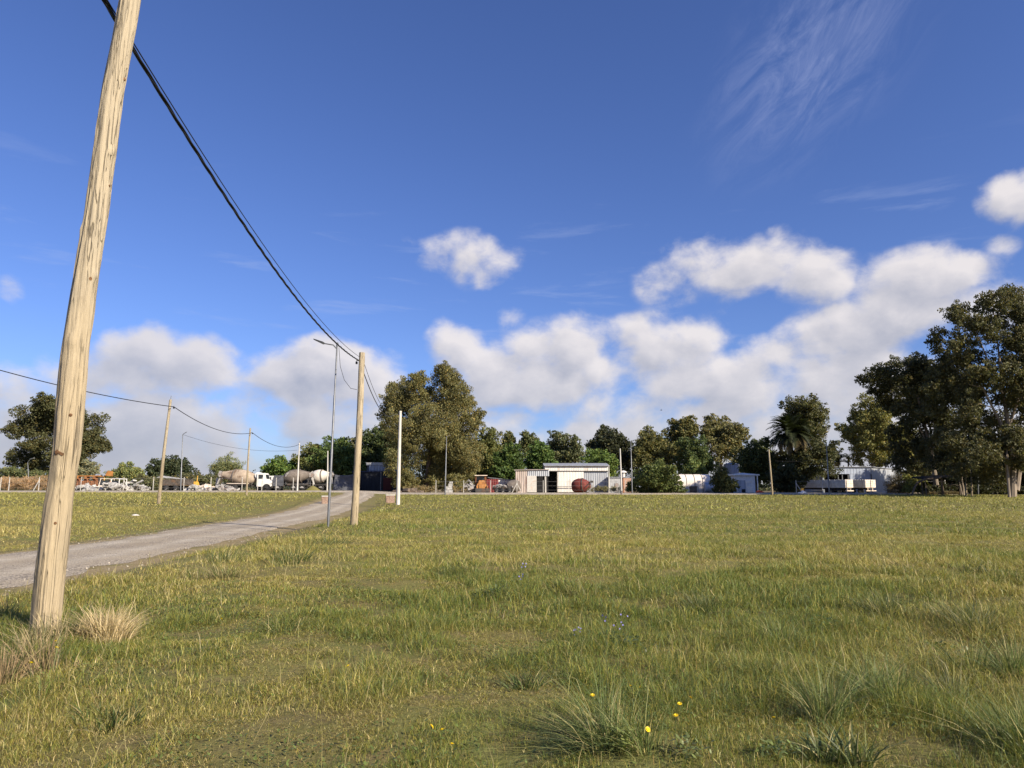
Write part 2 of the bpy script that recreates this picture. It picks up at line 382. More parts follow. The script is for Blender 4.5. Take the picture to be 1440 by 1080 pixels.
ry = np.linspace(-12, 113, 260); nt = 15
V = []; Cc = []
for k in range(nt):
    f = -1+2*k/(nt-1)
    edge = abs(f) > .99
    x = road_x(ry)+f*(road_w(ry) + .95*(fb(ry, ry*0+k*(edge), 1.6, 11 if f < 0 else 12)-.5)*(abs(f) > .8) + .25*(vn(ry, ry*0, .35, 21+k)-.5)*(abs(f) > .8))
    zc = ground(x, ry) + (.006 if edge else .035) + .02*(1-f*f)
    tr = math.exp(-((abs(f)-.45)/.16)**2)
    V.append(np.stack([x, ry, zc], 1)); Cc.append(np.full(len(ry), tr))
V = np.stack(V, 1).reshape(-1, 3); Cc = np.stack(Cc, 1).ravel()
idx = np.arange(len(V)).reshape(len(ry), nt)
F = np.stack([idx[:-1, :-1], idx[:-1, 1:], idx[1:, 1:], idx[1:, :-1]], -1).reshape(-1, 4)
tagp(npmesh('gravel_road', V, F, np.stack([Cc]*3, 1), M_GRAVEL, smooth=True), None, None, kind='structure')
# loose stones lying on and beside the road
sr = np.random.default_rng(3); n = 5200; sy = 9+38*sr.random(n)**1.6; sf = sr.normal(0, .62, n); sx = road_x(sy)+np.clip(sf, -1.35, 1.35)*road_w(sy); sz = ground(sx, sy)+.03*(np.abs(sf) < 1)
rad = .012+.03*sr.random(n)**3; O6 = np.array([(1, 0, 0), (0, 1, 0), (-1, 0, 0), (0, -1, 0), (0, 0, .7), (0, 0, -.5)]); O8 = np.array([(0, 1, 4), (1, 2, 4), (2, 3, 4), (3, 0, 4), (1, 0, 5), (2, 1, 5), (3, 2, 5), (0, 3, 5)])
V = (np.stack([sx, sy, sz], 1)[:, None]+rad[:, None, None]*O6[None]*sr.uniform(.6, 1.4, (n, 6, 3))).reshape(-1, 3); F = (O8[None]+6*np.arange(n)[:, None, None]).reshape(-1, 3)
tagp(npmesh('loose_stones', V, F, None, mat('road_stone', (.33, .295, .24), .9, vary=.4, scale=9)), 'loose grey and pale stones scattered over the gravel road', 'stones', kind='stuff')
# the cross road that runs along the far fence on a low bank
cx = np.linspace(-120, 70, 200); prof = [(97.5, .004), (98.6, .13), (102, .16), (107, .16), (108.5, .02)]
V = np.stack([np.stack([cx, np.full_like(cx, y)+.5*(vn(cx, cx*0, 3, 31)-.5), ground(cx, y)+h], 1) for y, h in prof], 1).reshape(-1, 3)
idx = np.arange(len(V)).reshape(len(cx), len(prof))
F = np.stack([idx[:-1, :-1], idx[1:, :-1], idx[1:, 1:], idx[:-1, 1:]], -1).reshape(-1, 4)
tagp(npmesh('cross_road', V, F, np.full((len(V), 3), .6), M_GRAVEL, smooth=True), None, None, kind='structure')

# ------------------------------------------------------------------ grass
rng = np.random.default_rng(7)
GREEN = np.array((.105, .140, .030)); OLIVE = np.array((.215, .200, .048)); STRAW = np.array((.42, .355, .165)); BROWN = np.array((.22, .155, .065)); BLUEG = np.array((.12, .16, .065))
def blades(x, y, z, h, w, lean, laz, colr, segs, rng, face=None):
    n = len(x); a = rng.uniform(0, 2*np.pi, n) if face is None else face
    tx, ty = np.cos(a)*w/2, np.sin(a)*w/2
    lx, ly = np.cos(laz)*lean*h, np.sin(laz)*lean*h
    P = lambda f, s, hh: np.stack([x+lx*f+tx*s, y+ly*f+ty*s, z+h*hh], 1)
    if segs == 1:
        V = np.stack([P(0, -1, 0), P(0, 1, 0), P(1, 0, 1-.25*0)], 1)
        F = np.array([[0, 1, 2]]); k = 3
        shade = np.array([.8, .8, 1.1])
    else:
        hz = np.clip(1-.42*lean, .22, 1)[:]
        V = np.stack([P(0, -1, 0), P(0, 1, 0), P(.32, -.85, .55*1.0), P(.32, .85, .55), P(1, 0, hz)], 1)
        F = np.array([[0, 1, 2], [1, 3, 2], [2, 3, 4]]); k = 5
        shade = np.ones(5)
    cols = np.repeat(colr[:, None, :], k, 1)*1.0
    Fa = (F[None]+(np.arange(n)*k)[:, None, None]).reshape(-1, 3)
    return V.reshape(-1, 3), Fa, cols.reshape(-1, 3)
def grass_band(y0, y1, dens, segs, w0, hmul, rng, xmargin=3.0, hard_x=None):
    A = .74*(y1*y1-y0*y0) + 2*xmargin*(y1-y0); n = int(A*dens)
    y = np.sqrt(rng.uniform(y0*y0, y1*y1, n)); x = rng.uniform(-1, 1, n)*(.74*y+xmargin)
    d = np.abs(x-road_x(y))-road_w(y)
    clump = fb(x, y, .42, 41); patch = fb(x, y, 3.2, 42); lush = fb(x, y, 1.15, 43)
    # the right-hand foreground is lusher, the left-hand middle more worn
    lush = lush + .22*ss(-.5, 3.5, x)*(1-ss(9, 20, y)) - .10*ss(-.5, -2.5, x)*(1-ss(5.5, 8, y)) + .12*ss(-7.5, -8.6, x)*ss(11, 15, y)*(1-ss(30, 45, y))
    keep = rng.uniform(0, 1, n) < np.clip(.12+1.9*(clump-.22), .05, 1)*np.where(x > road_x(y), ss(1.5, 4.6, d+2.4*(lush-.5)+2.2*ss(35, 70, y)), ss(.0, 1.0, d+1.0*(lush-.5)))
    keep &= ~((np.abs(y-103) < 6) & (x > -120)) & (y < 112) | (y > 109) & (x < -60) & (y < 113)
    keep &= (vn(x, y, .75, 47)*.7+vn(x, y, .31, 48)*.3 < .74) | (rng.random(n) < .25)
    x, y, clump, patch, lush, d = (q[keep] for q in (x, y, clump, patch, lush, d)); n = len(x)
    tall = ss(.50, .72, lush); r = rng.uniform(0, 1, n)
    h = (.03+.055*rng.random(n)+.19*tall*rng.random(n)**1.5+.05*np.clip(clump-.5, 0, 1))*hmul
    h *= .3+.7*ss(.3, 3.6, d)
    mat_ = ss(.56, .70, fb(x, y, 1.5, 51))*(1-.9*tall)*(1-ss(25, 50, y)); h *= 1-.5*mat_
    pd = np.clip(.16+.62*(1-ss(.34, .60, .6*patch+.4*fb(x, y, 9, 45)))-.22*tall+.30*ss(-.5, -4, x-road_x(y))+.5*mat_, .05, .9)      # share of dry blades
    colr = np.where((r < pd*.42)[:, None], STRAW, np.where((r < pd*.62)[:, None], BROWN, np.where((r < pd+.38)[:, None], OLIVE, np.where((rng.random(n) < .25*tall+.05)[:, None], BLUEG, GREEN))))
    far = ss(18, 70, y)[:, None]; lf = (.5*ss(-2, -6, x-road_x(y)))[:, None]; colr = colr*(1-lf)+lf*(STRAW*.35+BROWN*.25+OLIVE*.45)
    colr = colr*(1-.8*far) + .8*far*(OLIVE*.66+STRAW*.16+GREEN*.18)*(.72+.56*fb(x, y*.35, 6, 44))[:, None]
    colr = colr*np.array((1.27, 1.28, 1.14))*rng.uniform(.5, 1.5, (n, 1))*np.stack([rng.uniform(.9, 1.12, n), np.ones(n), rng.uniform(.85, 1.15, n)], 1)
    z = ground(x, y)-.01
    lean = .15+1.9*rng.random(n)**1.4+.9*mat_
    laz = rng.uniform(0, 2*np.pi, n)
    w = w0*rng.uniform(.6, 1.3, n)
    return blades(x, y, z, h, w, lean, laz, colr, segs, rng)
bands = [grass_band(1.6, 5.5, 9500, 3, .0028, 1.0, rng), grass_band(5.5, 9, 6400, 3, .0037, 1.05, rng), grass_band(9, 14, 2700, 3, .0060, 1.05, rng),
         grass_band(14, 24, 900, 1, .0115, 1.1, rng), grass_band(24, 45, 230, 1, .023, 1.1, rng), grass_band(45, 112, 26, 1, .075, 1.15, rng, 8)]
Vs, Fs, Cs = [], [], []; off = 0
for v, f, c in bands: Vs.append(v); Fs.append(f+off); Cs.append(c); off += len(v)
# thin seed stalks standing above the sward, and small flat leaves in patches between the blades
n = 2600; y = np.sqrt(rng.uniform(2.0**2, 17**2, n)); x = rng.uniform(-1, 1, n)*(.74*y+2); k_ = (np.abs(x-road_x(y))-road_w(y) > 1.5) & (fb(x, y, 1.6, 49) > .42); x, y = x[k_], y[k_]; n = len(x)
v, f, c = blades(x, y, ground(x, y), rng.uniform(.14, .40, n), np.full(n, .0028)*(1+y/9), rng.uniform(.1, 1.0, n), rng.uniform(0, 6.28, n), np.where(rng.random((n, 1)) < .55, STRAW, OLIVE*1.2)*rng.uniform(.7, 1.3, (n, 1)), 3, rng)
Vs.append(v); Fs.append(f+off); Cs.append(c); off += len(v)
n = 90000; y = np.sqrt(rng.uniform(1.8**2, 12**2, n)); x = rng.uniform(-1, 1, n)*(.74*y+2); w_ = fb(x, y, .9, 50)+.10*ss(-1, 4, x); k_ = (np.abs(x-road_x(y))-road_w(y) > 1.0) & (rng.random(n) < ss(.52, .70, w_)); x, y = x[k_], y[k_]; n = len(x)
z = ground(x, y)+rng.uniform(.005, .07, n); a = rng.uniform(0, 6.28, n); L = rng.uniform(.012, .034, n); tl = rng.uniform(-.5, .9, n)
dx, dy = np.cos(a), np.sin(a); p0 = np.stack([x, y, z], 1); dv = np.stack([dx*L, dy*L, tl*L], 1); sv = np.stack([-dy*L*.32, dx*L*.32, 0*L], 1)
v = np.stack([p0, p0+dv*.5+sv, p0+dv, p0+dv*.5-sv], 1).reshape(-1, 3); f = (np.array([[0, 1, 2], [0, 2, 3]])[None]+(np.arange(n)*4)[:, None, None]).reshape(-1, 3)
Vs.append(v); Fs.append(f+off); Cs.append(np.repeat(np.array((.13, .17, .045))*rng.uniform(.55, 1.45, (n, 1)), 4, 0)); off += len(v)
tagp(npmesh('grass', np.concatenate(Vs), np.concatenate(Fs), np.concatenate(Cs), M_GRASS), 'short olive and straw coloured grass covering the open field', 'grass', kind='stuff')
print('grass tris', sum(len(f) for f in Fs))

# ------------------------------------------------------------------ wooden poles
def wood_material(key, stretch_z, base=(.37, .30, .195), grey=(.25, .215, .16)):
    m = bpy.data.materials.new(key); m.use_nodes = True; t = NT(m.node_tree); b = t.n['Principled BSDF']
    tcn = t.node('ShaderNodeTexCoord'); O = tcn.outputs['Object']
    v = t.scale(O, (1, 1, stretch_z)); v2 = t.scale(O, (1, 1, .28))
    g1 = t.noise(v, 48, 7, .70, .3); g2 = t.noise(v, 110, 4, .6); pt = t.noise(v2, 2.2, 6, .62, .3)
    c = t.mix(t.ramp(g1, .32, .68), tuple(x*.86 for x in base), tuple(min(1, x*1.10) for x in base))
    c = t.mix(t.math('MULTIPLY', t.ramp(pt, .50, .70), .75), c, grey)
    c = t.mix(t.math('MULTIPLY', t.ramp(t.noise(v, 21, 8, .74, .5), .58, .70), .34), c, (.085, .06, .035))
    c = t.mix(t.math('MULTIPLY', t.ramp(t.noise(v2, 5.5, 5, .6), .66, .74), .55), c, (.11, .075, .04))
    cr = t.noise(t.scale(O, (1, 1, stretch_z*.35)), 19, 3, .5, .6)
    zz = t.node('ShaderNodeSeparateXYZ'); t.put(zz.inputs[0], O)
    c = t.mix(t.math('MULTIPLY', t.ramp(t.math('ADD', zz.outputs[2], t.math('MULTIPLY', pt, 3.0)), 3.6, 6.6), .55), c, t.mix(g1, (.34, .29, .21), (.50, .44, .33)))
    crack = t.ramp(t.math('ABSOLUTE', t.math('SUBTRACT', cr, .5)), .022, .0)
    crack = t.math('MULTIPLY', crack, t.ramp(t.noise(v2, 1.6, 3, .5), .40, .52))
    c = t.mix(t.math('MULTIPLY', crack, .6), c, (.04, .028, .018))
    t.put(b.inputs['Base Color'], c); b.inputs['Roughness'].default_value = .82; b.inputs['Specular IOR Level'].default_value = .2
    bn = t.node('ShaderNodeBump'); bn.inputs['Strength'].default_value = .9; bn.inputs['Distance'].default_value = .012
    hgt = t.math('SUBTRACT', t.math('ADD', g1, t.math('MULTIPLY', g2, .5)), t.math('MULTIPLY', crack, 1.5))
    t.put(bn.inputs['Height'], hgt); t.put(b.inputs['Normal'], bn.outputs[0]); return m
M_WOOD = wood_material('pole_wood', .07); M_WOODF = wood_material('weathered_pole_wood', .10, (.29, .235, .155), (.19, .165, .125))
M_KNOT = mat('knot_wood', (.16, .085, .04), .9, vary=.5, scale=20)
def wood_pole(pts, r0, r1, m, label, group, n=16, rings=30, wob=.0, seed=0, knots=()):
    """pts: world points of the centre line, bottom to top"""
    base = pts[0]; root = thing('utility_pole', label, 'utility pole', base, 0, group)
    P = np.array([tuple(p-base) for p in pts]); P[0, 2] -= .3
    seg = np.concatenate([[0], np.cumsum(np.linalg.norm(np.diff(P, axis=0), axis=1))]); L = seg[-1]
    tt = np.linspace(0, L, rings)
    cc = np.stack([np.interp(tt, seg, P[:, i]) for i in range(3)], 1)
    if wob: # smooth the bends of the centre line
        for _ in range(rings//30):
            cc[1:-1] = (cc[:-2]+cc[1:-1]*2+cc[2:])/4
    th = np.linspace(0, 2*np.pi, n, endpoint=False)
    T, Z = np.meshgrid(th, tt)
    r = r0+(r1-r0)*Z/L
    sx, sy = np.cos(T), np.sin(T)
    bump = wob*(.034*(fb(sx*2+7, Z*1.3+sy*2, 1.0, 60+seed)-.5) + .016*(vn(sx*3+Z*.1, sy*3+Z*.5, .5, 61+seed)-.5) + .006*(vn(T*22/6.28, Z*1.5, 1, 63)-.5))
    for (kt, kz, ks, ka) in knots:
        dT = np.angle(np.exp(1j*(T-kt))); bump = bump + ka*np.exp(-((dT*r/ks)**2+((Z-kz)/(ks*1.5))**2))
    r = r+bump
    V = np.stack([cc[:, None, 0]+r*sx, cc[:, None, 1]+r*sy, np.repeat(cc[:, 2:3], n, 1)], -1).reshape(-1, 3)
    idx = np.arange(rings*n).reshape(rings, n); nx = np.roll(idx, -1, 1)
    F = np.stack([idx[:-1], nx[:-1], nx[1:], idx[1:]], -1).reshape(-1, 4)
    V = np.concatenate([V, [cc[-1]+[0, 0, .015]]]); top = len(V)-1
    F = np.concatenate([F, np.stack([idx[-1], nx[-1], np.full(n, top), np.full(n, top)], -1)[:, [0, 1, 2, 2]]])
    mb = MB(); mb.v = [tuple(v) for v in V]; mb.f = [tuple(dict.fromkeys(int(i) for i in f)) for f in F]
    mb.build('shaft', m, root, smooth=True)
    return root, cc
def bracket(root, p, d, m=None):      # small hook with an insulator clamp
    p = Vector(p); d = Vector(d)
    b = MB().tube([p, p+d], .018, 6).tube([p+d+Vector((0, 0, -.09)), p+d+Vector((0, 0, .07))], .014, 6).build('bracket', M_GALV, root)
    MB().box(p+d+Vector((0, 0, -.10)), (.07, .12, .10)).build('clamp', M_BLACK, b)

near_px = [(64, 892), (66, 860), (70, 820), (75.5, 774), (83.5, 703), (93.5, 633), (99.5, 563), (106, 492), (115.5, 425), (126.5, 354), (134.5, 310), (140, 266), (150, 199), (158.5, 133), (172, 66), (183.5, 0), (190, -40)]
nb = [W(x, y, 8.1) for x, y in near_px]
knots = [(math.radians(-75), 2.05, .05, .022), (math.radians(-80), 3.55, .05, .02), (math.radians(-20), 5.9, .045, .028), (math.radians(-15), 4.35, .04, .02), (math.radians(-150), 4.9, .04, .015)]
near_pole, ncc = wood_pole(nb, .150, .110, M_WOOD, 'thick pale timber pole leaning in the left foreground with dry grass at its foot', 'timber utility poles', 72, 300, 1.0, 0, knots)
kz = W(92, 637, 8.1)-nb[0]
MB().lathe(kz+Vector((0, -.128, 0)), (.03, -1, .05), [(0, .042), (.010, .030), (.016, .010)], 10).box(kz+Vector((.03, -.139, -.008)), (.075, .016, .028), 0, .45, 0).build('knot', M_KNOT, near_pole)
for (kx, ky, kr) in [(126, 394, .026), (176, 112, .020), (152, 262, .016), (99, 585, .018), (78, 735, .016)]:
    q = W(kx, ky, 8.1)-nb[0]; cxk = np.interp(q.z, ncc[:, 2], ncc[:, 0]); rr_ = .150-.040*q.z/8.2; off_ = max(-.8, min(.8, (q.x-cxk)/rr_)); an = math.radians(-58)+math.asin(off_)
    MB().lathe(Vector((cxk+math.cos(an)*(rr_-.012), np.interp(q.z, ncc[:, 2], ncc[:, 1])+math.sin(an)*(rr_-.012), q.z)), (math.cos(an), math.sin(an), .1), [(0, kr*1.2), (.012, kr), (.018, kr*.5), (.019, .002)], 10).build('knot', M_KNOT, near_pole, True)
bracket(near_pole, nb[-1]-nb[0]+Vector((-.05, 0, -.18)), (-.32, 0, 0))
p2b = at(499, 30.6); p2t = W(509, 496, 30.6)
pole2, _ = wood_pole([p2b, p2b.lerp(p2t, .33)+Vector((.03, 0, 0)), p2b.lerp(p2t, .66)+Vector((.04, 0, 0)), p2t], .155, .125, M_WOOD, 'upright timber pole beside the grey street lamp at the right edge of the gravel road', 'timber utility poles', 24, 80, .8, 3)
bracket(pole2, p2t-p2b+Vector((-.08, 0, -.35)), (-.14, 0, 0))
far_poles = []
for (bx, Y, tx, ty, r, lab, m) in [
    (224, 51, 240, 562, .125, 'leaning timber pole on the grass across the gravel road, nearest of the left row', M_WOODF),
    (347, 78, 352, 602, .115, 'thin timber pole standing in front of the beige concrete mixer truck', M_WOODF)]:
    b = at(bx, Y); t = W(tx, ty, Y)
    o, _ = wood_pole([b, b.lerp(t, .5)+Vector((-.04, 0, 0)), t], r, r*.7, m, lab, 'timber utility poles', 14, 30, .5, int(bx))
    far_poles.append((o, b, t))
    bracket(o, t-b+Vector((.05, 0, -.5)), (.22, 0, 0))
    if bx == 224: MB().tube([t-b, t-b+Vector((.02, 0, .28))], .02, 6).build('top_pin', M_GALV, o)

def conc_pole(bx, Y, tx, ty, r0, r1, label, group='pale concrete posts', cap=True):
    b = at(bx, Y); t = W(tx, ty, Y); d = t-b
    o = thing('concrete_pole', label, 'utility pole', b, 0, group)
    MB().tube([(0, 0, -.3)]+[d*f for f in (.25, .5, .75, 1)], [r0, r0+(r1-r0)*.25, r0+(r1-r0)*.5, r0+(r1-r0)*.75, r1], 18).build('shaft', M_CONC, o, True)
    if cap: MB().tube([d, d+Vector((0, 0, .12))], [r1*1.15, r1*.9], 12).build('cap', M_CONC, o, True)
    return o, b, t
cpole, cb, ct = conc_pole(560, 58, 563, 580, .165, .105, 'thick pale concrete pole standing alone just right of the gravel road')
MB().tube([ct-cb+Vector((0, 0, -.15)), ct-cb+Vector((-.55, 0, -.18))], .014, 5).build('bracket', M_GALV, cpole)
MB().tube([ct-cb+Vector((0, 0, -1.15)), ct-cb+Vector((-.5, 0, -.9))], .014, 5).build('bracket', M_GALV, cpole)
lpole, lb, lt = conc_pole(418, 106, 421, 624, .13, .07, 'slim white concrete pole in front of the grey concrete mixer truck')
MB().tube([lt-lb, lt-lb+Vector((.03, 0, .45))], .02, 5).build('top_pin', M_GALV, lpole)
wpole, wb, wtp = conc_pole(874, 96, 872, 632, .125, .08, 'white concrete pole with a dark foot standing right of the red mixer drum')
MB().tube([(0, 0, -.1), (0, 0, .55)], .132, 14).build('foot', mat('pole_foot', (.2, .17, .16), .9), wpole)
tpole = thing('utility_pole', 'weathered thin timber pole beside the small grey kiosk', 'utility pole', at(1086, 94), 0, 'timber utility poles')
d = W(1081, 632, 94)-at(1086, 94)
MB().tube([(0, 0, -.3), d*.4, d*.75, d], [.13, .12, .10, .09], 12).build('shaft', M_WOODF, tpole, True)
MB().box(d+Vector((-.05, 0, -.1)), (.34, .08, .06)).build('crossbar', M_GALV, tpole)
xp = thing('utility_pole', 'dark pole with a crossarm rising behind the big grey shed', 'utility pole', at(1193, 150), 0, 'timber utility poles')
d = W(1193, 643, 150)-at(1193, 150)
MB().tube([(0, 0, 0), d], .16, 8).build('shaft', M_BARK, xp); MB().box(d+Vector((0, 0, -.35)), (2.1, .14, .14)).build('crossarm', M_BARK, xp)
for (bx, tx, ty, Y, lab) in [(1358, 1357, 650, 88, 'thin bare post between the ruined shelter and the big eucalyptus, left of a pair'), (1366, 1365, 642, 88.5, 'thin bare post between the ruined shelter and the big eucalyptus, right of a pair'),
                        (460, 461, 634, 112, 'grey post rising in front of the white mixer drum'), (856, 856, 654, 116, 'thin pale post at the right end of the white shed')]:
    b = at(bx, Y); d = W(tx, ty, Y)-b
    o = thing('timber_post', lab, 'post', b, 0, 'thin standing posts')
    MB().tube([(0, 0, -.2), d*.5+Vector((.03, 0, 0)), d], [.12, .10, .07], 8).build('shaft', M_WOODF if bx > 1000 else M_CONC, o, True)

# ------------------------------------------------------------------ street lamps
def lamp(bx, Y, tx, ty, r, label, armpx, headlen=.75, hm=None):
    b = at(bx, Y); t = W(tx, ty, Y); d = t-b
    o = thing('street_lamp', label, 'street lamp', b, 0, 'slim metal street lamps')
    MB().tube([(0, 0, -.2), d*.42, d*.425, d*.72, d*.725, d], [r, r, r*.8, r*.8, r*.62, r*.62], 12).build('pole', M_GALV, o, True)
    e = W(armpx[0], armpx[1], Y)-b; h = W(armpx[2], armpx[3], Y)-b
    MB().tube([d+Vector((0, 0, -.12)), d.lerp(e, .3)+Vector((0, 0, .02)), e], [r*.5]*3, 8).build('arm', M_GALV, o, True)
    v = h-e; ang = math.atan2(v.z, v.x); n = Vector((-math.sin(ang), 0, math.cos(ang)))
    L = v.length; hw = L*.2; mb = MB(); U = v.normalized(); D_ = Vector((0, 1, 0))
    prof = [(0, .4, .055), (.12, .8, .07), (.45, 1.0, .05), (.9, .9, .03), (1.0, .5, .02)]
    vs = []; 
    for (q, wf, tk) in prof:
        c = e+v*q
        for (sy, sz) in ((-1, -1), (1, -1), (1, 1), (-1, 1)): vs.append(c + D_*sy*hw*wf + n*sz*tk*(L/.75))
    fs = [(0, 1, 2, 3), tuple(len(vs)-1-i for i in range(4))]
    for i in range(len(prof)-1):
        for k in range(4): fs.append((4*i+k, 4*i+4+k, 4*i+4+(k+1) % 4, 4*i+(k+1) % 4))
    mb.add(vs, fs); mb.build('lamp_head', hm or M_GALV, o)
    return o, b, t
M_LAMPD = mat('lamp_housing', (.05, .055, .06), .5, .3)
lamp1, l1b, l1t = lamp(463, 29.5, 474, 487, .052, 'tall grey street lamp with a tilted flat head beside the upright timber pole', (456, 483, 441, 477), hm=M_LAMPD)
MB().tube([l1t-l1b, l1t-l1b+Vector((.01, 0, .16))], .045, 10).build('cap', M_GALV, lamp1)
lampL, lLb, lLt = lamp(254, 100, 257, 611, .085, 'slim street lamp between the leaning pole and the beige mixer truck', (260, 609, 263, 607))
lamp(626, 96, 628, 614, .08, 'slim street lamp standing in front of the largest round leafy tree', (630, 613, 634, 612))
lampC, lCb, lCt = lamp(889, 100, 887, 621, .08, 'slim street lamp between the white pole and the dark roadside bush', (890, 620, 896, 617))
lamp(1166, 94, 1162, 623, .08, 'slim street lamp in front of the big grey shed and trailers', (1160, 622, 1156, 620))
lamp(1375, 92, 1375.5, 661, .07, 'short white bent street lamp among the dark trunks on the right', (1379, 658, 1386, 657.5), hm=M_WHITE)
lamp(41, 135, 39, 650, .08, 'pale bent street lamp in front of the broad dark tree on the left', (42, 646, 49, 644))

# ------------------------------------------------------------------ cables
def sagcurve(A, B, sag, n=60):
    return [A.lerp(B, t)-Vector((0, 0, 4*sag*t*(1-t))) for t in np.linspace(0, 1, n)]
def cable(pts_or, r, label, name='cable', strands=1, group='overhead cables'):
    pts = pts_or; o = thing(name, label, 'cable', pts[0], 0, group)
    A = pts[0]
    if strands == 1: MB().tube([p-A for p in pts], r, 6).build('strand', M_BLACK, o, True)
    else:
        dirv = (pts[-1]-pts[0]).normalized(); side = dirv.cross(Vector((0, 0, 1))).normalized(); up = side.cross(dirv)
        L = 0; acc = [0]
        for i in range(1, len(pts)): L += (pts[i]-pts[i-1]).length; acc.append(L)
        for k in range(strands):
            q = []
            for i, p in enumerate(pts):
                a = acc[i]*3.2+2*math.pi*k/strands; q.append(p-A+side*math.cos(a)*r*1.2+up*math.sin(a)*r*1.2)
            MB().tube(q, r, 5).build('strand', M_BLACK, o, True)
    return o
A = Vector((-5.15, 8.1, 7.70)); B2 = W(505, 507, 30.6)
cable(sagcurve(A, B2, .70, 160), .014, 'thick twisted black cable sweeping from the near pole to the upright timber pole', strands=3)
cable(sagcurve(A+Vector((.03, 0, .02)), W(505, 501.5, 30.6), .60, 60), .009, 'thin black wire running just above the thick twisted cable')
B3 = ct+Vector((-.55, 0, -.18))
back = Vector((-4.2, -12, 7.6)); cable(sagcurve(back, A, .6, 30), .02, 'black cable passing over the camera to the near pole')
cable(sagcurve(B2+Vector((.02, 0, 0)), B3, .95, 60), .022, 'thick black cable running from the upright timber pole to the concrete pole')
cable(sagcurve(p2t+Vector((0, 0, -.15)), B3+Vector((0, 0, .15)), .85, 60), .012, 'thin black wire from the upright timber pole top towards the concrete pole')
Q = [l1t+Vector((.08, 0, -.05)), W(478.5, 515, 29.6), W(484, 534, 29.8), W(493, 546, 30.1), W(502, 548, 30.4)]
cable(Q, .010, 'thin loose wire looping from the street lamp head to the upright timber pole')
far_l = [W(-120, 485, 33)]+[t+Vector((.27, 0, -.52)) for (_, b, t) in far_poles]+[lt+Vector((0, 0, -.1)), at(445, 134)+Vector((0, 0, 6.8))]
for (a, b, s, lab) in zip(far_l[:-1], far_l[1:], (.35, .75, .9, .5), ('black cable coming in from the left edge to the leaning timber pole', 'sagging black cable from the leaning timber pole to the thin one by the mixer truck', 'black cable from the thin timber pole to the slim white concrete pole', 'black cable from the slim white concrete pole into the trees')):
    cable(sagcurve(a, b, s, 40), .028, lab)
cable(sagcurve(lLt, W(418, 633, 107), .9, 40), .018, 'faint thin wire from the slim lamp to the slim white concrete pole')
cable(sagcurve(W(1195, 653, 93), W(1390, 641, 90), .2, 20), .02, 'thin pale wire crossing in front of the dark trees on the right')
cable(sagcurve(W(1090, 648, 94), W(1164, 645, 94), .2, 20), .015, 'thin wire between the kiosk pole and the lamp before the shed')

# ------------------------------------------------------------------ fences of concrete posts
M_WIRE = mat('fence_wire', (.30, .29, .28), .6, .4)
def fence(posts, H, label, braces=(), wires=3, step=None):
    o = thing('post_fence', label, 'fence', posts[0], 0, 'wire fences with concrete posts')
    A0 = posts[0]
    for p in posts:
        q = p-A0; MB().tube([q+Vector((0, 0, -.2)), q+Vector((0, 0, H*.8)), q+Vector((0, 0, H))], [.06, .055, .05], 4).build('post', M_CONC, o)
    for (i, dx) in braces:
        q = posts[i]-A0; MB().tube([q+Vector((dx, 0, -.1)), q+Vector((0, 0, H*.78))], .065, 4).build('brace', M_CONC, o)
    for w in range(wires):
        mb = MB(); z = H*(.25+.65*w/max(1, wires-1)); mb.tube([p-A0+Vector((0, -.07, z)) for p in posts], .009, 4); mb.build('wire', M_WIRE, o)
    return o
FY = 111
fence([at(x, FY) for x in (-60, 0, 12, 54, 113, 173, 215, 258, 296, 340, 362)], 2.2, 'wire fence of pale concrete posts before the scrap vehicles at far left', braces=((3, -.9), (5, 1.1)))
fence([at(x, FY) for x in (368, 388, 412, 440)], 2.1, 'short wire fence of concrete posts by the mixer trucks')
fence([at(x, FY) for x in (613, 652, 690, 727, 764, 800, 835, 880)], 2.0, 'wire fence of pale concrete posts before the white shed', braces=((3, -.85), (3, .85)))
fence([at(x, FY) for x in (950, 981, 1004, 1043, 1058)], 2.0, 'wire fence of concrete posts before the round white tank and the kiosk')
fence([at(x, 106) for x in (1120, 1157, 1191, 1225, 1258, 1295, 1330)], 2.0, 'wire fence of concrete posts before the trailers and the big grey shed', braces=((0, 1.0),))
for (px_, Y, lab, w) in [(459, 63, 'low brick headwall left of the gravel road', 1.0), (549, 63, 'low brick headwall right of the gravel road beside the concrete pole', 1.0)]:
    b = at(px_, Y); o = thing('brick_headwall', lab, 'headwall', b, math.radians(18), 'brick culvert headwalls')
    MB().box((0, 0, .28), (.75, .35, .75)).build('wall', M_BRICK, o); MB().box((0, 0, .69), (.80, .40, .07)).build('coping', M_CONC, o)

